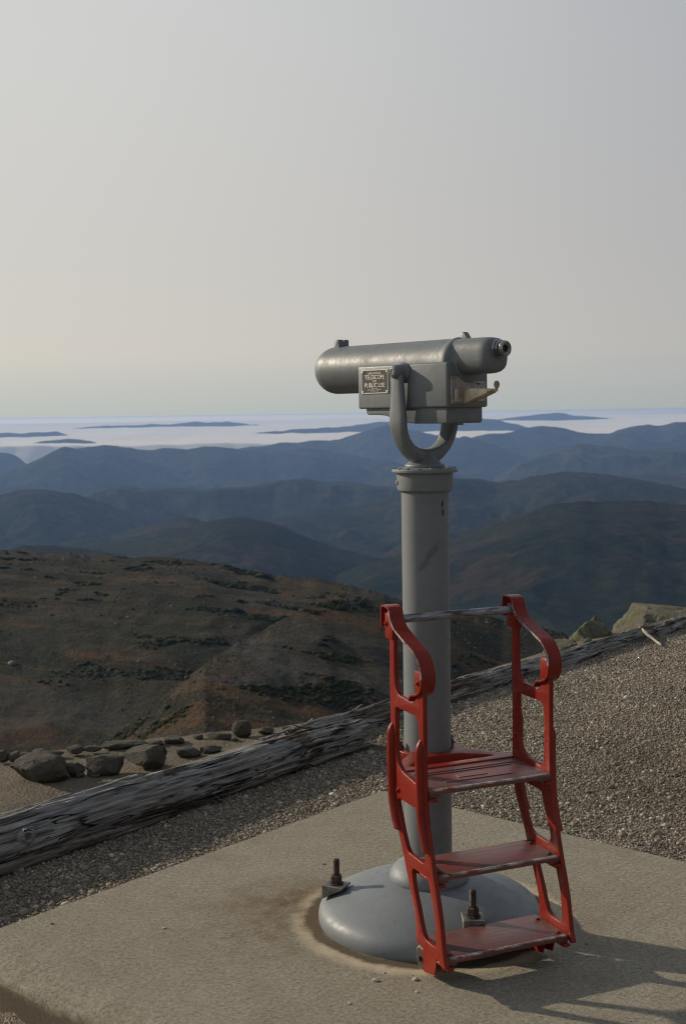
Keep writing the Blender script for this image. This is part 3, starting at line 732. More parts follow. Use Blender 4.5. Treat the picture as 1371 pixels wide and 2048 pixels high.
# knots and splinters of the near log
def knot(parent, x, ang, r, rl):
    bm = bmesh.new(); n = 20
    M = Matrix.Translation((x, rl * cos(ang), rl * sin(ang) * .95)) @ Vector((0, cos(ang), sin(ang))).to_track_quat('Z', 'Y').to_matrix().to_4x4()
    lathe(bm, [(r * 1.5, -.02), (r * 1.25, .004), (r, .013), (r * .7, .012), (r * .5, .002), (r * .2, -.004)], n, M)
    for v in bm.verts: v.co += Vector((random.uniform(-1, 1), random.uniform(-1, 1), random.uniform(-1, 1))) * r * .12
    return link('knot', finish(bm), WOOD, parent)
knot(L1, 2.72, radians(-110 + 180 + 75), .02, .113) if False else None
# log local frame: x along, y = away from the pad, z up; the face seen from the camera is -y
knot(L1, 2.90, radians(200), .019, .113); knot(L1, 2.02, radians(150), .022, .122); knot(L1, 2.78, radians(225), .014, .113)

def splinter(parent, x, ang, rl, L, lift, seed):
    r = random.Random(seed); bm = bmesh.new(); rings = []; n = 8
    for i in range(9):
        t_ = i / 8; rr = .0065 * (1 - .75 * t_) * (1 + .25 * r.random()); out = rl * .97 + lift * t_ * t_
        c = Vector((x + L * t_, out * cos(ang) + r.uniform(-.002, .002), out * sin(ang) * .95))
        rings.append([c + Vector((0, cos(k * 2 * pi / n) * rr * 1.6, sin(k * 2 * pi / n) * rr)) for k in range(n)])
    loft(bm, rings); return link('splinter', finish(bm), WOOD, parent)
for k_, (x, ad, L, lf) in enumerate([(3.46, 84, .16, .028), (3.60, 95, -.14, .035), (3.30, 80, .20, .016), (2.35, 88, .22, .012), (2.62, 78, -.18, .015), (1.95, 100, .2, .014)]): splinter(L1, x, radians(ad), .118, L, lf, k_)
for k_, (x, ad, L, lf) in enumerate([(.35, 95, .16, .03), (.62, 85, .2, .022), (1.05, 100, -.17, .022), (2.2, 90, .2, .02), (3.3, 95, .22, .02), (4.1, 80, .2, .018)]): splinter(L2, x, radians(ad), .082, L, lf, 20 + k_)

# ------------------------------------------------------------------ boulders and loose bits
def boulder(px, base_px, w_, h_, d_, z, seed, label, mat=ROCK, rz=None, group=None, sink=.15, cuts=9, name='boulder', sub=4, flat=.72):
    r = random.Random(seed)
    bm = bmesh.new(); bmesh.ops.create_icosphere(bm, subdivisions=sub, radius=1)
    planes = []
    for _ in range(cuts + 5):
        nrm = Vector((r.gauss(0, 1), r.gauss(0, 1), r.gauss(.2, .8))).normalized(); planes.append((nrm, r.uniform(.58, .9)))
    planes.append((Vector((r.gauss(0, .15), r.gauss(0, .15), 1)).normalized(), flat))
    for v in bm.verts:
        p = v.co.copy()
        for nrm, d in planes:
            e = p.dot(nrm) - d
            if e > 0: p -= nrm * e * .98
        v.co = p
    xs = np.array([v.co[:] for v in bm.verts])
    nz = fbm(xs[:, 0] * 1.7 + seed, xs[:, 1] * 1.7 + xs[:, 2] * 1.3, 5, seed % 50) * .13
    nz += fbm(xs[:, 0] * 6 + seed, xs[:, 2] * 6 + xs[:, 1] * 3, 4, seed % 40, .6) * .07
    for v, q in zip(bm.verts, nz): v.co *= 1 + float(q)
    xs = np.array([v.co[:] for v in bm.verts]); lo, hi = xs.min(0), xs.max(0)
    for v in bm.verts:
        v.co = Vector(((v.co.x - (lo[0] + hi[0]) / 2) / (hi[0] - lo[0]) * w_, (v.co.y - (lo[1] + hi[1]) / 2) / (hi[1] - lo[1]) * d_, (v.co.z - lo[2]) / (hi[2] - lo[2]) * h_ * (1 + sink) - h_ * sink))
    me = finish(bm, True, 19)
    p = on_z(px, base_px, z) if px is not None else np.array(base_px)
    o = link(name, me, mat, rz=r.uniform(-.3, .3) if rz is None else rz, loc=(float(p[0]), float(p[1]) + d_ * .35, float(p[2])))
    return tag(o, label, 'boulder' if name == 'boulder' else 'stone', group)
SZ = -1.6
def B(x0, x1, y0, y1, seed, label, dk=.75, **k):
    xm = (x0 + x1) / 2; p = on_z(xm, y1, SZ); dd = float(np.linalg.norm(p - EYE))
    pxm = F_PX / dd
    return boulder(xm, y1 - 2, (x1 - x0) / pxm, (y1 - y0) / pxm * (.98 if seed < 105 or seed == 117 else .8), (x1 - x0) / pxm * dk, SZ, seed, label, group='boulders along the lower path', **k)
B(10, 127, 1516, 1571, 101, 'largest dark boulder on the lower path, leftmost of the front row', cuts=7)
B(122, 168, 1529, 1556, 102, 'low slabby rock wedged between the largest boulder and the tilted one')
B(168, 241, 1516, 1555, 103, 'dark boulder with a sloping left side, just left of the blocky boulder', flat=.8)
B(239, 328, 1497, 1542, 104, 'blocky boulder with a pointed right end, behind the middle of the thick log', cuts=6)
B(352, 402, 1493, 1518, 105, 'rounded half hidden boulder showing above the thick log, right of the blocky boulder')
B(398, 442, 1491, 1512, 106, 'low rock peeping over the thick log, next to the rounded half hidden boulder')
B(-8, 18, 1498, 1526, 107, 'rock cut off by the left edge of the photo, on the path rim')
B(14, 42, 1501, 1527, 108, 'squat upright rock of the left rim cluster, second from the edge of the photo')
B(60, 90, 1499, 1518, 109, 'small pale rock on the rim above the largest boulder')
B(88, 126, 1503, 1514, 110, 'thin low slab on the rim, right of the small pale rock', dk=.5)
B(129, 167, 1491, 1511, 111, 'pale pair shaped rock on the rim above the wedged slabby rock')
B(166, 202, 1493, 1507, 112, 'low grey rock on the rim just left of the long flat slab', dk=.6)
B(202, 291, 1483, 1501, 113, 'long flat dark slab lying on the path rim', dk=.4, flat=.5)
B(325, 369, 1473, 1492, 114, 'wedge shaped rock on the rim right of the long flat slab')
B(384, 408, 1469, 1484, 115, 'small tan rock left of the flat pale slab on the rim')
B(407, 463, 1465, 1483, 116, 'flat pale slab on the rim beside the upright dark block', dk=.5, flat=.5)
B(462, 503, 1443, 1476, 117, 'upright dark block of rock standing at the right end of the rim', cuts=5, flat=.85)
B(514, 548, 1455, 1472, 118, 'jagged dark rock just past the upright block, low behind the log')
B(562, 586, 1452, 1468, 119, 'small pale rock beyond the log, farthest right on the rim')
B(149, 168, 1546, 1559, 120, 'small stone in front of the wedged slabby rock')
B(176, 200, 1550, 1559, 121, 'small flat stone in front of the boulder with a sloping left side', dk=.5)
B(466, 476, 1477, 1485, 122, 'tiny pale stone below the upright dark block')
B(88, 97, 1562, 1568, 123, 'tiny pale stone under the largest boulder')
B(38, 62, 1505, 1519, 124, 'dark low rock of the rim between the squat upright rock and the small pale rock')
B(290, 326, 1483, 1495, 125, 'low rubble rock between the long flat slab and the wedge shaped rock')
# lichen rocks behind the thinner log
boulder(None, (1.78, 5.20, -.42), 1.12, .50, .70, 0, 207, 'big lichen covered boulder with an overhanging left tip behind the log', ROCKL, rz=.12, group='lichen rocks behind the thinner log', cuts=8, flat=.62, sub=5)
boulder(None, (1.08, 4.78, -.33), .36, .42, .34, 0, 215, 'pointed lichen rock behind the log, right of the red right handrail', ROCKL, rz=.3, group='lichen rocks behind the thinner log', flat=.85)
boulder(None, (.83, 4.28, -.30), .30, .34, .30, 0, 203, 'low mossy rock behind the log, seen through the red right handrail', ROCKL, rz=.2, group='lichen rocks behind the thinner log')
boulder(None, (1.99, 5.60, -.25), .30, .26, .25, 0, 204, 'small grey rock beside the big lichen boulder at the right edge', ROCKL, rz=.2, group='lichen rocks behind the thinner log')
boulder(None, (1.00, 4.42, -.10), .09, .13, .08, 0, 205, 'small pale stone lodged against the log by the pointed lichen rock', ROCKL, group='lichen rocks behind the thinner log', sub=3)

def stick(name, pts, r, mat, label):
    P = catmull([Vector(p) for p in pts], 6); rings = []; n = 9
    for i, p in enumerate(P):
        d = (P[min(i + 1, len(P) - 1)] - P[max(i - 1, 0)]).normalized(); q = d.to_track_quat('Z', 'Y').to_matrix()
        rr = r * (1 - .55 * i / len(P))
        rings.append([p + q @ Vector((cos(2 * pi * k / n), sin(2 * pi * k / n), 0)) * rr * (1 + .2 * sin(k * 2.1 + i)) for k in range(n)])
    bm = bmesh.new(); loft(bm, rings); return tag(link(name, finish(bm), mat), label, 'stick')
def gp(x, y, z=-.012): return tuple(float(q) for q in on_z(x, y, z))
stick('stick', [gp(1279, 1256, .03), gp(1290, 1266, .025), gp(1305, 1278, .0), gp(1321, 1290, -.01)], .012, STICKM, 'short bleached splinter of wood leaning on the log at the right')
stick('stick', [gp(692, 1479), gp(715, 1484), gp(745, 1490), gp(779, 1497)], .008, STICKD, 'thin grey stick lying on the gravel left of the red steps')
CH = simple('white_chip', (.5, .48, .43), .8); CHB = simple('brown_chip', (.20, .15, .10), .8)
for i, (x, y, s_, mt, lb) in enumerate([
    (750, 1962, .011, CH, 'flat white chip on the concrete in front of the telescope base'),
    (830, 1960, .010, CH, 'grey white pebble on the concrete beside the left wheel of the steps'),
    (832, 1985, .006, CH, 'tiny pale pebble below the left wheel on the concrete'),
    (698, 2008, .006, CH, 'tiny white chip near the bottom edge of the concrete'),
    (768, 1946, .005, CH, 'tiny pale chip inside the lime ring in front of the base'),
    (1172, 1888, .007, CHB, 'dark pebble in the shadow right of the steps'),
    (647, 1729, .007, CHB, 'brown pebble on the concrete behind the left anchor bolt'),
    (104, 1848, .007, CHB, 'brown pebble near the left edge of the concrete'),
    (328, 1857, .007, CH, 'round pale pebble on the left half of the concrete')]):
    p = on_z(x, y, 0); bm = bmesh.new(); bmesh.ops.create_icosphere(bm, subdivisions=2, radius=1)
    for v in bm.verts: v.co = Vector((v.co.x * s_ * .9, v.co.y * s_ * .7, v.co.z * s_ * .35)) * random.uniform(.75, 1.15) + Vector((0, 0, s_ * .25))
    tag(link('pebble', finish(bm, True, 50), mt, rz=i * .9, loc=(float(p[0]), float(p[1]), 0)), lb, 'pebble', 'loose pebbles on the concrete')

# ------------------------------------------------------------------ the telescope
TEL = empty('telescope', label='grey coin operated viewing telescope on a pole with a domed base', cat='telescope')
bm = bmesh.new()
prof = [(.317, .0), (.3185, .006), (.3185, .018), (.3165, .028), (.312, .038), (.304, .047), (.292, .0555), (.272, .066), (.248, .0775), (.215, .0905), (.18, .1015), (.145, .110), (.118, .1155), (.10, .117), (.08, .118)]
lathe(bm, prof, 128); base = link('base', finish(bm, True, 60), GREY, TEL)
bm = bmesh.new()
lathe(bm, [(.09, .108), (.1095, .110), (.1135, .118), (.1135, .126), (.110, .136), (.103, .147), (.094, .156), (.083, .163), (.075, .168), (.068, .171)], 96)
link('neck_ring', finish(bm, True, 60), GREY, TEL)
bm = bmesh.new(); cyl(bm, (0, 0, .15), (0, 0, 1.235), .0668, 96); link('pole', finish(bm, True, 60), GREY_POLE, TEL)
bm = bmesh.new()
lathe(bm, [(.060, 1.226), (.072, 1.2275), (.0775, 1.232), (.0790, 1.240), (.0790, 1.281)], 96)
lathe(bm, [(.075, 1.2805), (.0905, 1.281), (.0925, 1.2835), (.0925, 1.288), (.0905, 1.2905), (.082, 1.2935), (.06, 1.2955), (.02, 1.296)], 96)
collar = link('collar', finish(bm, True, 30), GREY_POLE, TEL)
for k in range(16):
    a_ = 2 * pi * k / 16 + .2; bm = bmesh.new()
    M = Matrix.Rotation(a_, 4, 'Z') @ Matrix.Translation((.083, 0, 1.2925)) @ Matrix.Rotation(.16, 4, 'Y')
    box(bm, (-.006, -.0022, -.0015), (.006, .0022, .0025), M, .0008, 1); link('flange_lug', finish(bm), GREY_POLE, collar)
bm = bmesh.new(); a_ = radians(192)
cyl(bm, (.077 * cos(a_), .077 * sin(a_), 1.254), (.0825 * cos(a_), .0825 * sin(a_), 1.254), .0085, 20, bev=.002); link('screw', finish(bm), GREY_POLE, collar)

# anchors: wedge clamp, washer, nut and stud
for ang in (181, -64):
    a_ = radians(ang); er = Vector((cos(a_), sin(a_), 0)); et = Vector((-sin(a_), cos(a_), 0))
    M = Matrix(((er.x, et.x, 0, 0), (er.y, et.y, 0, 0), (0, 0, 1, 0), (0, 0, 0, 1))) @ Matrix.Translation((.266, 0, 0)) @ Matrix.Rotation(radians(-22), 4, 'Z')
    bm = bmesh.new()
    prism(bm, [(-.032, .0905), (-.032, .0965), (.034, .0965), (.034, .056), (.027, .060), (.0, .0745)], 'y', -.029, .029, .0015, 1)
    for v in bm.verts: v.co = M @ v.co
    an = link('anchor_clamp', finish(bm, True, 25), GALV, TEL)
    bm = bmesh.new(); lathe(bm, [(.008, .0966), (.0205, .0968), (.0205, .100), (.008, .1002)], 28, M); link('washer', finish(bm), RUST, an)
    bm = bmesh.new(); lathe(bm, [(.0155, .1001), (.0172, .1025), (.0172, .1205), (.0150, .123), (.009, .1231)], 6, M); link('nut', finish(bm, True, 20), RUST, an)
    bm = bmesh.new(); pr = [(.0085, .098)]
    for k in range(16): z = .126 + k * .0026; pr += [(.0088, z), (.0096, z + .0013)]
    pr += [(.0088, .168), (.0065, .170), (.003, .1695), (.0028, .1675)]
    lathe(bm, pr, 18, M); link('stud', finish(bm, True, 50), RUST, an)

# fork: local x = the way the telescope points, y = towards the camera's left
RZ = radians(135)
def ring_sec(c, tang, sx_, sy_, n=24, e=3.0):
    """rounded rectangle normal to tang, lying across x and the in-plane normal (tang in y, z)"""
    T_ = Vector(tang).normalized(); N_ = Vector((1, 0, 0)).cross(T_)
    out = []
    for k in range(n):
        th = 2 * pi * k / n; c_, s__ = cos(th), sin(th)
        X_ = math.copysign(abs(c_) ** (2 / e), c_) * sx_; Y_ = math.copysign(abs(s__) ** (2 / e), s__) * sy_
        out.append(Vector(c) + Vector((1, 0, 0)) * X_ + N_ * Y_)
    return out
bm = bmesh.new(); path = []
R0 = .1012
for z, hx, hy in ((1.566, .0145, .0090), (1.552, .0190, .0100), (1.52, .0205, .0102), (1.48, .0245, .0108), (1.45, .0285, .0115), (1.425, .030, .0120)):
    path.append((Vector((0, R0, z)), (0, 0, -1), hx, hy))
for k in range(1, 24):
    th = pi * k / 24; f = sin(th)
    path.append((Vector((0, R0 * cos(th), 1.425 - R0 * sin(th))), (0, -sin(th), -cos(th)), .030 - .006 * f, .0120 + .0110 * f ** 3))
for q, tg, hx, hy in [(Vector((0, -p.y, p.z)), (0, 0, 1), hx, hy) for p, t_, hx, hy in path[:6]][::-1]: path.append((q, tg, hx, hy))
loft(bm, [ring_sec(*p) for p in path])
lathe(bm, [(.055, 1.2945), (.056, 1.297), (.056, 1.302), (.0535, 1.3045), (.046, 1.308), (.037, 1.315), (.030, 1.325), (.026, 1.337)], 48)
fork = link('fork', finish(bm, True, 50), GREY_BODY, TEL, RZ)
for s_ in (1, -1):
    bm = bmesh.new()
    M = Matrix.Translation((0, 0, 1.560)) @ Matrix.Rotation(radians(-90 * s_), 4, 'X')
    lathe(bm, [(.027, .0805), (.027, .084), (.0225, .087), (.0205, .092), (.0195, .106), (.0185, .113), (.0155, .119), (.0105, .1225), (.0085, .123), (.0075, .1215), (.004, .1215)], 40, M)
    link('pivot_boss', finish(bm, True, 50), GREY_BODY, fork)

# body: long barrel, square lower case, round-edged eyepiece housing
def lathe_x(bm, prof, zc, n=72):
    M = Matrix.Translation((0, 0, zc)) @ Matrix.Rotation(radians(90), 4, 'Y')
    lathe(bm, prof, n, M)
bm = bmesh.new(); zc = 1.577; r = .070
pr = [(.0005, .432)] + [(r * sin(t_), .362 + r * cos(t_)) for t_ in np.linspace(.12, pi / 2, 14)]
pr += [(r, .2), (r, 0), (r, -.118), (.0706, -.126), (.0722, -.133), (.0732, -.140), (.0728, -.146), (.0702, -.151), (.065, -.155), (.0585, -.159), (.0535, -.165), (.050, -.175), (.02, -.176)]
lathe_x(bm, pr, zc)
body = None
box(bm, (-.167, -.080, 1.4605), (.187, .080, 1.5815), None, .006, 3)
# housing: superellipse rings
def se_ring(x, hy, hz, zc, e=3.0, n=48):
    out = []
    for k in range(n):
        th = 2 * pi * k / n; c_, s__ = cos(th), sin(th)
        out.append(Vector((x, math.copysign(abs(c_) ** (2 / e), c_) * hy, zc + math.copysign(abs(s__) ** (2 / e), s__) * hz)))
    return out
rings = []
for x, k in ((-.10, 1.10), (-.140, 1.10), (-.150, 1.06), (-.158, 1.02), (-.168, 1.0), (-.245, .985), (-.256, .965), (-.264, .93), (-.270, .87), (-.274, .78), (-.276, .6), (-.2765, .3)):
    rings.append(se_ring(x, .0495 * k, .0488 * min(k, 1.0), 1.5965, 2.7))
loft(bm, rings)
# rear sight rising from the shoulder
prism(bm, [(-.178, 1.640), (-.172, 1.6475), (-.161, 1.6625), (-.154, 1.6632), (-.148, 1.657), (-.138, 1.649), (-.120, 1.6435), (-.120, 1.635), (-.178, 1.635)], 'y', -.009, .009, .0015, 2)
# front sight with its notch
prism(bm, [(-.020, 1.640), (-.020, 1.6655), (-.0165, 1.6675), (-.006, 1.6675), (.0, 1.6605), (.006, 1.6675), (.0165, 1.6675), (.020, 1.6655), (.020, 1.640)], 'x', .334, .356, .0012, 1)
body = link('telescope_body', finish(bm, True, 38), GREY_BODY, TEL, RZ)
bm = bmesh.new()
prism(bm, [(.165, 1.4640), (.164, 1.4475), (.158, 1.4435), (.115, 1.4430), (.085, 1.4405), (.045, 1.4300), (.008, 1.4215), (-.030, 1.4178), (-.150, 1.4178), (-.155, 1.4225), (-.155, 1.4640)], 'y', -.0705, .0695, .004, 3)
box(bm, (-.150, .000, 1.4125), (-.128, .024, 1.4185), None, .0015)
link('lower_cover', finish(bm, True, 30), GREY_BODY, TEL, RZ)
bm = bmesh.new()
lathe_x(bm, [(.026, -.270), (.0262, -.2785), (.0245, -.281), (.0215, -.2815), (.0215, -.284), (.0228, -.285), (.0228, -.290), (.0205, -.2905), (.0205, -.2935), (.0212, -.2945), (.0212, -.3015), (.0198, -.3045), (.0165, -.306), (.0120, -.3035), (.0095, -.3015), (.0092, -.2955)], 1.612, 48)
eye = link('eyepiece', finish(bm, True, 40), CHROME, TEL, RZ)
bm = bmesh.new(); lathe_x(bm, [(.0093, -.2952), (.0045, -.2970), (.0005, -.2975)], 1.612, 24); link('eye_lens', finish(bm), BLACK, eye)

# sign plaque on the case: x of the text runs along -x of the telescope
def text(body_, size, x, y, parent, mat, frame, depth=.0004, width=None):
    cu = bpy.data.curves.new('lettering', 'FONT'); cu.body = body_; cu.size = size; cu.align_x = 'CENTER'; cu.align_y = 'CENTER'; cu.extrude = depth; cu.offset = size * .012
    ob = bpy.data.objects.new('lettering', cu); COL.objects.link(ob)
    dg = bpy.context.evaluated_depsgraph_get(); dg.update()
    me = bpy.data.meshes.new_from_object(ob.evaluated_get(dg), depsgraph=dg)
    bpy.data.objects.remove(ob); bpy.data.curves.remove(cu)
    xs = [v.co.x for v in me.vertices]; k = width / (max(xs) - min(xs)) if width else 1
    me.transform(frame @ Matrix.Translation((x, y, 0)) @ Matrix.Diagonal((k, 1, 1, 1)))
    return link('lettering', me, mat, parent)
FRM = Matrix(((-1, 0, 0, .1135), (0, 0, 1, .0822), (0, 1, 0, 1.5365), (0, 0, 0, 1)))
bm = bmesh.new(); box(bm, (.059, .078, 1.5035), (.168, .0818, 1.5695), None, .0008, 1)
plq = link('plaque', finish(bm, True, 20), PLAQUE, TEL, RZ)
bm = bmesh.new()
for lo, hi in (((.0585, .0805, 1.5030), (.1685, .0826, 1.5056)), ((.0585, .0805, 1.5674), (.1685, .0826, 1.5700)), ((.0585, .0805, 1.5057), (.0610, .0826, 1.5673)), ((.1660, .0805, 1.5057), (.1685, .0826, 1.5673))):
    box(bm, lo, hi, None, .0006, 1)
link('plaque_rim', finish(bm, True, 30), PALE, plq)
for x in (.0640, .1630):
    for z in (1.5086, 1.5644): bm = bmesh.new(); cyl(bm, (x, .081, z), (x, .0838, z), .0036, 14, bev=.0008); link('screw', finish(bm), PALE, plq)
for s_, sz, y, wd in (('HIGH POWER', .0090, .0232, .053), ('TELESCOPE', .0165, .0120, .080), ('FOR', .0088, .0008, .0165), ('PUBLIC USE', .0165, -.0105, .083), ('MANUFACTURED BY', .0026, -.0195, .026), ('AMERICAN SCIENCE CENTER INC.', .0034, -.0232, .060), ('CHICAGO, ILLINOIS', .0028, -.0266, .028)):
    text(s_, sz, 0, y, plq, PALE, FRM, .0005, wd)

# coin plate, chute and instruction label on the end of the case
bm = bmesh.new(); box(bm, (-.1725, -.017, 1.470), (-.1665, .070, 1.5435), None, .0016, 2)
coin = link('coin_plate', finish(bm, True, 25), COINPLATE, TEL, RZ)
for y, z in ((.060, 1.535), (-.006, 1.536), (.061, 1.477), (-.006, 1.477)):
    bm = bmesh.new(); cyl(bm, (-.172, y, z), (-.1745, y, z), .0028, 12, bev=.0007); link('screw', finish(bm), STEEL, coin)
bm = bmesh.new(); box(bm, (-.182, .030, 1.474), (-.172, .062, 1.511), None, .003, 2)
link('chute_bracket', finish(bm, True, 25), COINPLATE, coin)
bm = bmesh.new()       # V-shaped trough tapering outwards
prism(bm, [(-.176, 1.511), (-.266, 1.5085), (-.266, 1.498), (-.186, 1.472), (-.176, 1.472)], 'y', .030, .0335, .0005, 1)
prism(bm, [(-.176, 1.511), (-.266, 1.5085), (-.266, 1.498), (-.186, 1.472), (-.176, 1.472)], 'y', -.003, .0005, .0005, 1)
vs = [[Vector((-.182, .030, 1.4745)), Vector((-.182, .0005, 1.4745)), Vector((-.182, .0005, 1.4775)), Vector((-.182, .030, 1.4775))], [Vector((-.2655, .030, 1.4985)), Vector((-.2655, .0005, 1.4985)), Vector((-.2655, .0005, 1.5015)), Vector((-.2655, .030, 1.5015))]]
loft(bm, vs)
box(bm, (-.276, .000, 1.5005), (-.264, .0335, 1.5065), None, .0015, 1)
link('coin_chute', finish(bm, True, 25), CHUTE, coin)
bm = bmesh.new(); cyl(bm, (-.2665, -.002, 1.519), (-.2700, -.002, 1.519), .0105, 24, bev=.0008); box(bm, (-.2700, -.006, 1.5045), (-.2665, .003, 1.513), None, .0008, 1)
link('coin_lever', finish(bm), TAN, coin)
bm = bmesh.new(); box(bm, (-.1690, -.0665, 1.4775), (-.1665, -.0225, 1.5300), None, .0005, 1)
lab = link('instruction_label', finish(bm, True, 20), LABEL, TEL, RZ)
FR2 = Matrix(((0, 0, -1, -.1692), (-1, 0, 0, -.0445), (0, 1, 0, 1.504), (0, 0, 0, 1)))
for s_, sz, y in (('INSERT 25\u00a2', .0065, .0195), ('PUSH LEVER', .0048, .0060), ('SLOWLY', .0048, -.0010), ('FOCUS', .0048, -.0205)): text(s_, sz, 0, y, lab, DARKTXT, FR2, .0002)
for z in (1.5165, 1.4895):
    bm = bmesh.new(); box(bm, (-.1698, -.0600, z), (-.1688, -.0290, z + .0007)); link('label_rule', finish(bm, False), DARKTXT, lab)
for y, z in ((-.0255, 1.527), (-.0635, 1.527), (-.0255, 1.4805), (-.0635, 1.4805)):
    bm = bmesh.new(); cyl(bm, (-.1685, y, z), (-.1702, y, z), .0018, 10); link('screw', finish(bm), STEEL, lab)

# ------------------------------------------------------------------ the red steps (local x = forwards, y = across, z up)
LAD = empty('step_ladder', rz=-radians(62.7), label='red cast iron steps with curved handrails clamped to the telescope pole', cat='step ladder')
YC = -.011; YL0, YL1, YR0, YR1 = -.204, -.191, .169, .182
OUT = [(.180, .893), (.180, .74), (.182, .66), (.182, .50), (.185, .43), (.200, .384), (.218, .352), (.237, .318), (.256, .279), (.274, .240), (.292, .198), (.306, .165), (.316, .140), (.318, .090, .004), (.326, .0835), (.430, .0825), (.452, .072), (.470, .066, .004), (.478, .070, .003),
       (.468, .092), (.461, .132), (.451, .186), (.437, .232), (.421, .280), (.404, .340), (.398, .362), (.385, .402), (.377, .452), (.3715, .526), (.3715, .615), (.372, .690), (.372, .792), (.331, .794, .003), (.330, .735, .02), (.322, .709, .012), (.295, .7085), (.232, .7125, .022), (.214, .728, .018), (.2085, .76), (.2085, .893)]
OUT = rounded(OUT, .012, 4)
H1 = rounded([(.212, .678, .012), (.338, .677, .016), (.3445, .640), (.344, .560), (.340, .515), (.329, .500, .012), (.287, .507), (.250, .512, .02), (.222, .530, .012), (.2125, .56)], .012, 6)
H2 = rounded([(.216, .425, .012), (.226, .4365, .012), (.329, .4355, .012), (.340, .402), (.356, .366), (.3705, .340), (.374, .318), (.366, .303, .008), (.286, .306, .012), (.270, .315), (.252, .345), (.233, .385)], .012, 6)
H3 = rounded([(.299, .262, .012), (.306, .273, .01), (.382, .273, .014), (.393, .262), (.406, .227), (.419, .192), (.427, .146), (.428, .112, .008), (.418, .1055, .008), (.376, .1065, .012), (.360, .114), (.347, .137), (.330, .178), (.309, .220)], .012, 6)
def side_frame(y0, y1, out):
    me = plate(OUT, [H1, H2, H3], .013, .0022)
    me.transform(Matrix(((1, 0, 0, 0), (0, 0, 1, (y0 + y1) / 2), (0, 1, 0, 0), (0, 0, 0, 1))))
    bm = bmesh.new(); bm.from_mesh(me)
    ye = y0 if out < 0 else y1
    # long raised ribs on the outer face
    for P_ in ([(.192, .632), (.192, .60), (.193, .52), (.195, .46), (.199, .425), (.212, .385), (.226, .362), (.232, .352)], [(.356, .622), (.356, .59), (.356, .52), (.359, .455), (.365, .412), (.376, .375), (.387, .347), (.390, .338)]):
        Q = catmull([(x, z, 0) for x, z in P_], 5); rings = []; nq = len(Q)
        for i, q in enumerate(Q):
            t_ = i / (nq - 1); hgt = .016 * min(1, t_ * 7 + .15, (1 - t_) * 9 + .2); hw = .0125 * min(1, t_ * 5 + .35, (1 - t_) * 8 + .4)
            rings.append([Vector((q.x + hw * cos(a_), ye - out * .001 + out * hgt * max(0, sin(a_)) ** .8, q.y)) if sin(a_) > 1e-4 else Vector((q.x + hw * cos(a_), ye - out * .003, q.y)) for a_ in np.linspace(0, pi, 9)])
        loft(bm, rings)
    # thick boss at the head of the rear post, and of the front post
    box(bm, (.163, min(y0, y1) - .0045, .854), (.209, max(y0, y1) + .0045, .922), None, .003, 2)
    box(bm, (.3295, min(y0, y1) - .003, .743), (.3735, max(y0, y1) + .003, .795), None, .0025, 2)
    bmesh.ops.remove_doubles(bm, verts=bm.verts, dist=1e-6)
    fr = link('side_frame', finish(bm, True, 32), RED, LAD)
    for x, z, e in ((.175, .894, .0045), (.350, .766, .003), (.226, .458, .0)):
        bm = bmesh.new(); yb = ye + out * e
        cyl(bm, (x, yb - out * .002, z), (x, yb + out * .003, z), .0075, 16, bev=.001); cyl(bm, (x, yb, z), (x, yb + out * .0065, z), .0042, 14, bev=.0015)
        link('rivet', finish(bm), RED, fr)
    # handrail: a flat strap curling down from the rear post and hooking round the front post
    P_ = [(.1500, .884), (.1500, .922), (.1515, .9345), (.1580, .9385), (.175, .9395), (.193, .935), (.199, .925), (.204, .911), (.224, .889), (.262, .8715), (.309, .8545), (.345, .840), (.367, .819), (.378, .797), (.379, .772), (.369, .7485), (.3475, .736), (.320, .7285), (.308, .7145)]
    Q = catmull([(x, z, 0) for x, z in P_], 8); rings = []
    w0 = (y0 + y1) / 2
    for i, q in enumerate(Q):
        d = (Q[min(i + 1, len(Q) - 1)] - Q[max(i - 1, 0)]).normalized(); nrm = Vector((-d.y, d.x, 0))
        th, hw, e = .0030, .0210, .0012
        sec = [(-hw, -th + e), (-hw + e, -th), (hw - e, -th), (hw, -th + e), (hw, th - e), (hw - e, th), (0, th + .0006), (-hw + e, th), (-hw, th - e)]
        rings.append([Vector((q.x + nrm.x * b_, w0 + a_ + .0045, q.y + nrm.y * b_)) for a_, b_ in sec])
    bm = bmesh.new(); loft(bm, rings); strap = link('handrail', finish(bm, True, 40), RED, LAD)
    bm = bmesh.new(); 
    for i0, i1 in ((44, 110),):
        rr = []
        for i in range(i0, i1):
            q = Q[i]; d = (Q[i + 1] - Q[i - 1]).normalized(); nrm = Vector((-d.y, d.x, 0)); yy = w0 + .0045 - .0210
            jag = .0006 * sin(i * 1.7) + .0003 * sin(i * 4.1)
            rr.append([Vector((q.x + nrm.x * b_, yy + a_, q.y + nrm.y * b_)) for a_, b_ in ((-.0004, -.0024), (.0012, -.0024), (.0012 + jag, .0032), (-.0004, .0032))])
        loft(bm, rr)
    link('bare_edge', finish(bm, False), EDGE, strap)
    return fr
FL = side_frame(YL0, YL1, -1); FR = side_frame(YR0, YR1, 1)
bm = bmesh.new(); cyl(bm, (.187, YL1 - .002, .905), (.187, YR0 + .002, .905), .0112, 24); link('crossbar', finish(bm), BAR, LAD)

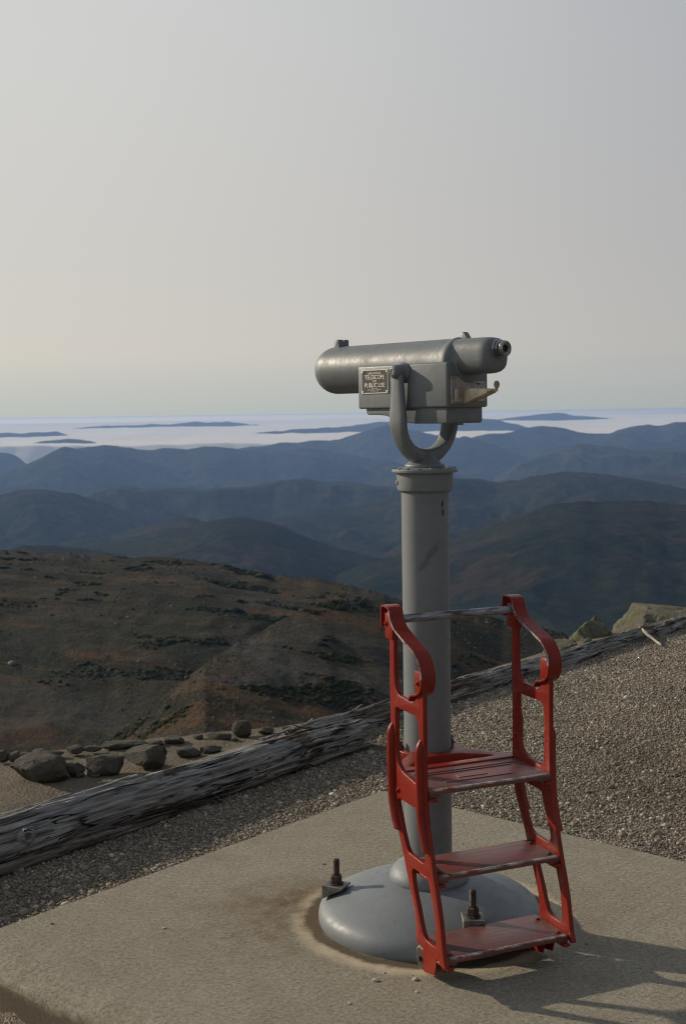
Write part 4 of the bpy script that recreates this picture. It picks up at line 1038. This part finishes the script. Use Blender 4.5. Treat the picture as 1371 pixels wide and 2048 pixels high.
def tread(x0, x1, z, ribs):
    bm = bmesh.new()
    box(bm, (x0, YL1 + .0005, z - .013), (x1, YR0 - .0005, z), None, .002, 2)
    if ribs:
        for xa, ya, yb in ((x0 + .035, YL1 + .03, YR0 - .03), (x0 + .052, YL1 + .05, YR0 - .045), (x1 - .055, YL1 + .07, YR0 - .09)):
            box(bm, (xa, ya, z - .001), (xa + .007, yb, z + .0022), None, .001, 1)
        box(bm, (x0 + .085, YC - .055, z - .001), (x1 - .075, YC + .03, z + .0016), None, .0007, 1)
    for s_ in (0, 1):   # end flanges
        ya, yb = (YL1 + .0008, YL1 + .032) if s_ == 0 else (YR0 - .032, YR0 - .0008)
        box(bm, (x0 + .008, ya, z - .020), (x1 - .003, yb, z - .0125), None, .001, 1)
    tr = link('tread', finish(bm, True, 30), TREAD, LAD)
    bm = bmesh.new(); box(bm, (x1 - .010, YL1 + .010, z - .0035), (x1 + .0008, YR0 - .008, z + .0008), None, .001, 2); link('nosing', finish(bm, True, 30), EDGE, tr)
    for ya in (YL1 + .017, YR0 - .017):
        for xa in (x0 + .035, x1 - .025):
            if ribs: continue
            bm = bmesh.new(); cyl(bm, (xa, ya, z - .001), (xa, ya, z + .005), .0062, 12, bev=.002); link('bolt', finish(bm), RED if z < .2 else RUST, tr)
    return tr
tread(.196, .381, .494, True); tread(.268, .420, .284, False); tread(.302, .461, .086, False)
for x0, x1, z in ((.302, .461, .086), (.268, .420, .284), (.196, .381, .494)):
    for ya, yb in ((YL1 - .001, YL1 + .020), (YR0 - .020, YR0 + .001)):
        bm = bmesh.new(); box(bm, (x0 + .01, ya, z - .029), (x1 + .006, yb, z - .0205), None, .002, 1)
        link('tread_bracket', finish(bm, True, 30), RED, LAD)
# clamp plate round the pole
n = 40; ro = .092
th0 = radians(118)
outl = [(.200, -.186), (.200, .164)]
outl = [Vector((.198, .166)), Vector((.150, .160))] + [Vector((ro * cos(a_), ro * sin(a_) )) for a_ in np.linspace(radians(62), radians(298), 40)] + [Vector((.150, -.182)), Vector((.198, -.188))]
hole = [Vector((.0700 * cos(a_), .0700 * sin(a_))) for a_ in np.linspace(0, 2 * pi, 48, endpoint=False)]
slot = rounded([(.168, .120, .01), (.150, .112, .02), (.102, .045, .03), (.096, .0, .05), (.098, -.05, .03), (.148, -.130, .02), (.168, -.136, .01)], .02, 6)
me = plate(outl, [hole, slot], .024, .003); me.transform(Matrix.Translation((0, 0, .486)))
bm = bmesh.new(); bm.from_mesh(me); bpy.data.meshes.remove(me); bmesh.ops.remove_doubles(bm, verts=bm.verts, dist=1e-6)
cl = link('pole_clamp', finish(bm, True, 32), RED, LAD)
for y in (-.0805, .0805):
    bm = bmesh.new(); cyl(bm, (-.012, y, .480), (-.012, y, .520), .006, 14, bev=.001); lathe(bm, [(.010, .498), (.010, .507)], 6, Matrix.Translation((-.012, y, 0)))
    link('clamp_bolt', finish(bm, True, 30), RUST, cl)
# casters
for yc, so in ((-.176, -1), (.146, 1)):
    bm = bmesh.new()
    for y in (yc - .0145, yc + .0145): prism(bm, [(.334, .082), (.334, .014), (.341, .009), (.396, .020), (.404, .040), (.414, .082)], 'y', y - .002, y + .002, .0008, 1)
    box(bm, (.336, yc - .014, .068), (.412, yc + .014, .0815))
    ck = link('caster_fork', finish(bm, True, 25), RED, LAD)
    bm = bmesh.new(); M = Matrix.Translation((.314, yc - .011, 0.0330)) @ Matrix.Rotation(radians(-90), 4, 'X')
    lathe(bm, [(.006, .000), (.0215, .0), (.0315, .001), (.0330, .003), (.0330, .015), (.0315, .017), (.0215, .018), (.006, .018)], 40, M)
    wh = link('wheel', finish(bm, True, 30), RUBBER, ck)
    for y in (yc - .0114, yc + .0064): bm = bmesh.new(); lathe(bm, [(.0285, 0), (.0285, .001)], 32, Matrix.Translation((.314, y, 0.0330)) @ Matrix.Rotation(radians(-90), 4, 'X')); link('wheel_disc', finish(bm), WHEELD, wh)
    bm = bmesh.new(); cyl(bm, (.314, yc - .021, 0.0330), (.314, yc + .021, 0.0330), .007, 14, bev=.001); link('axle', finish(bm), RUST, wh)
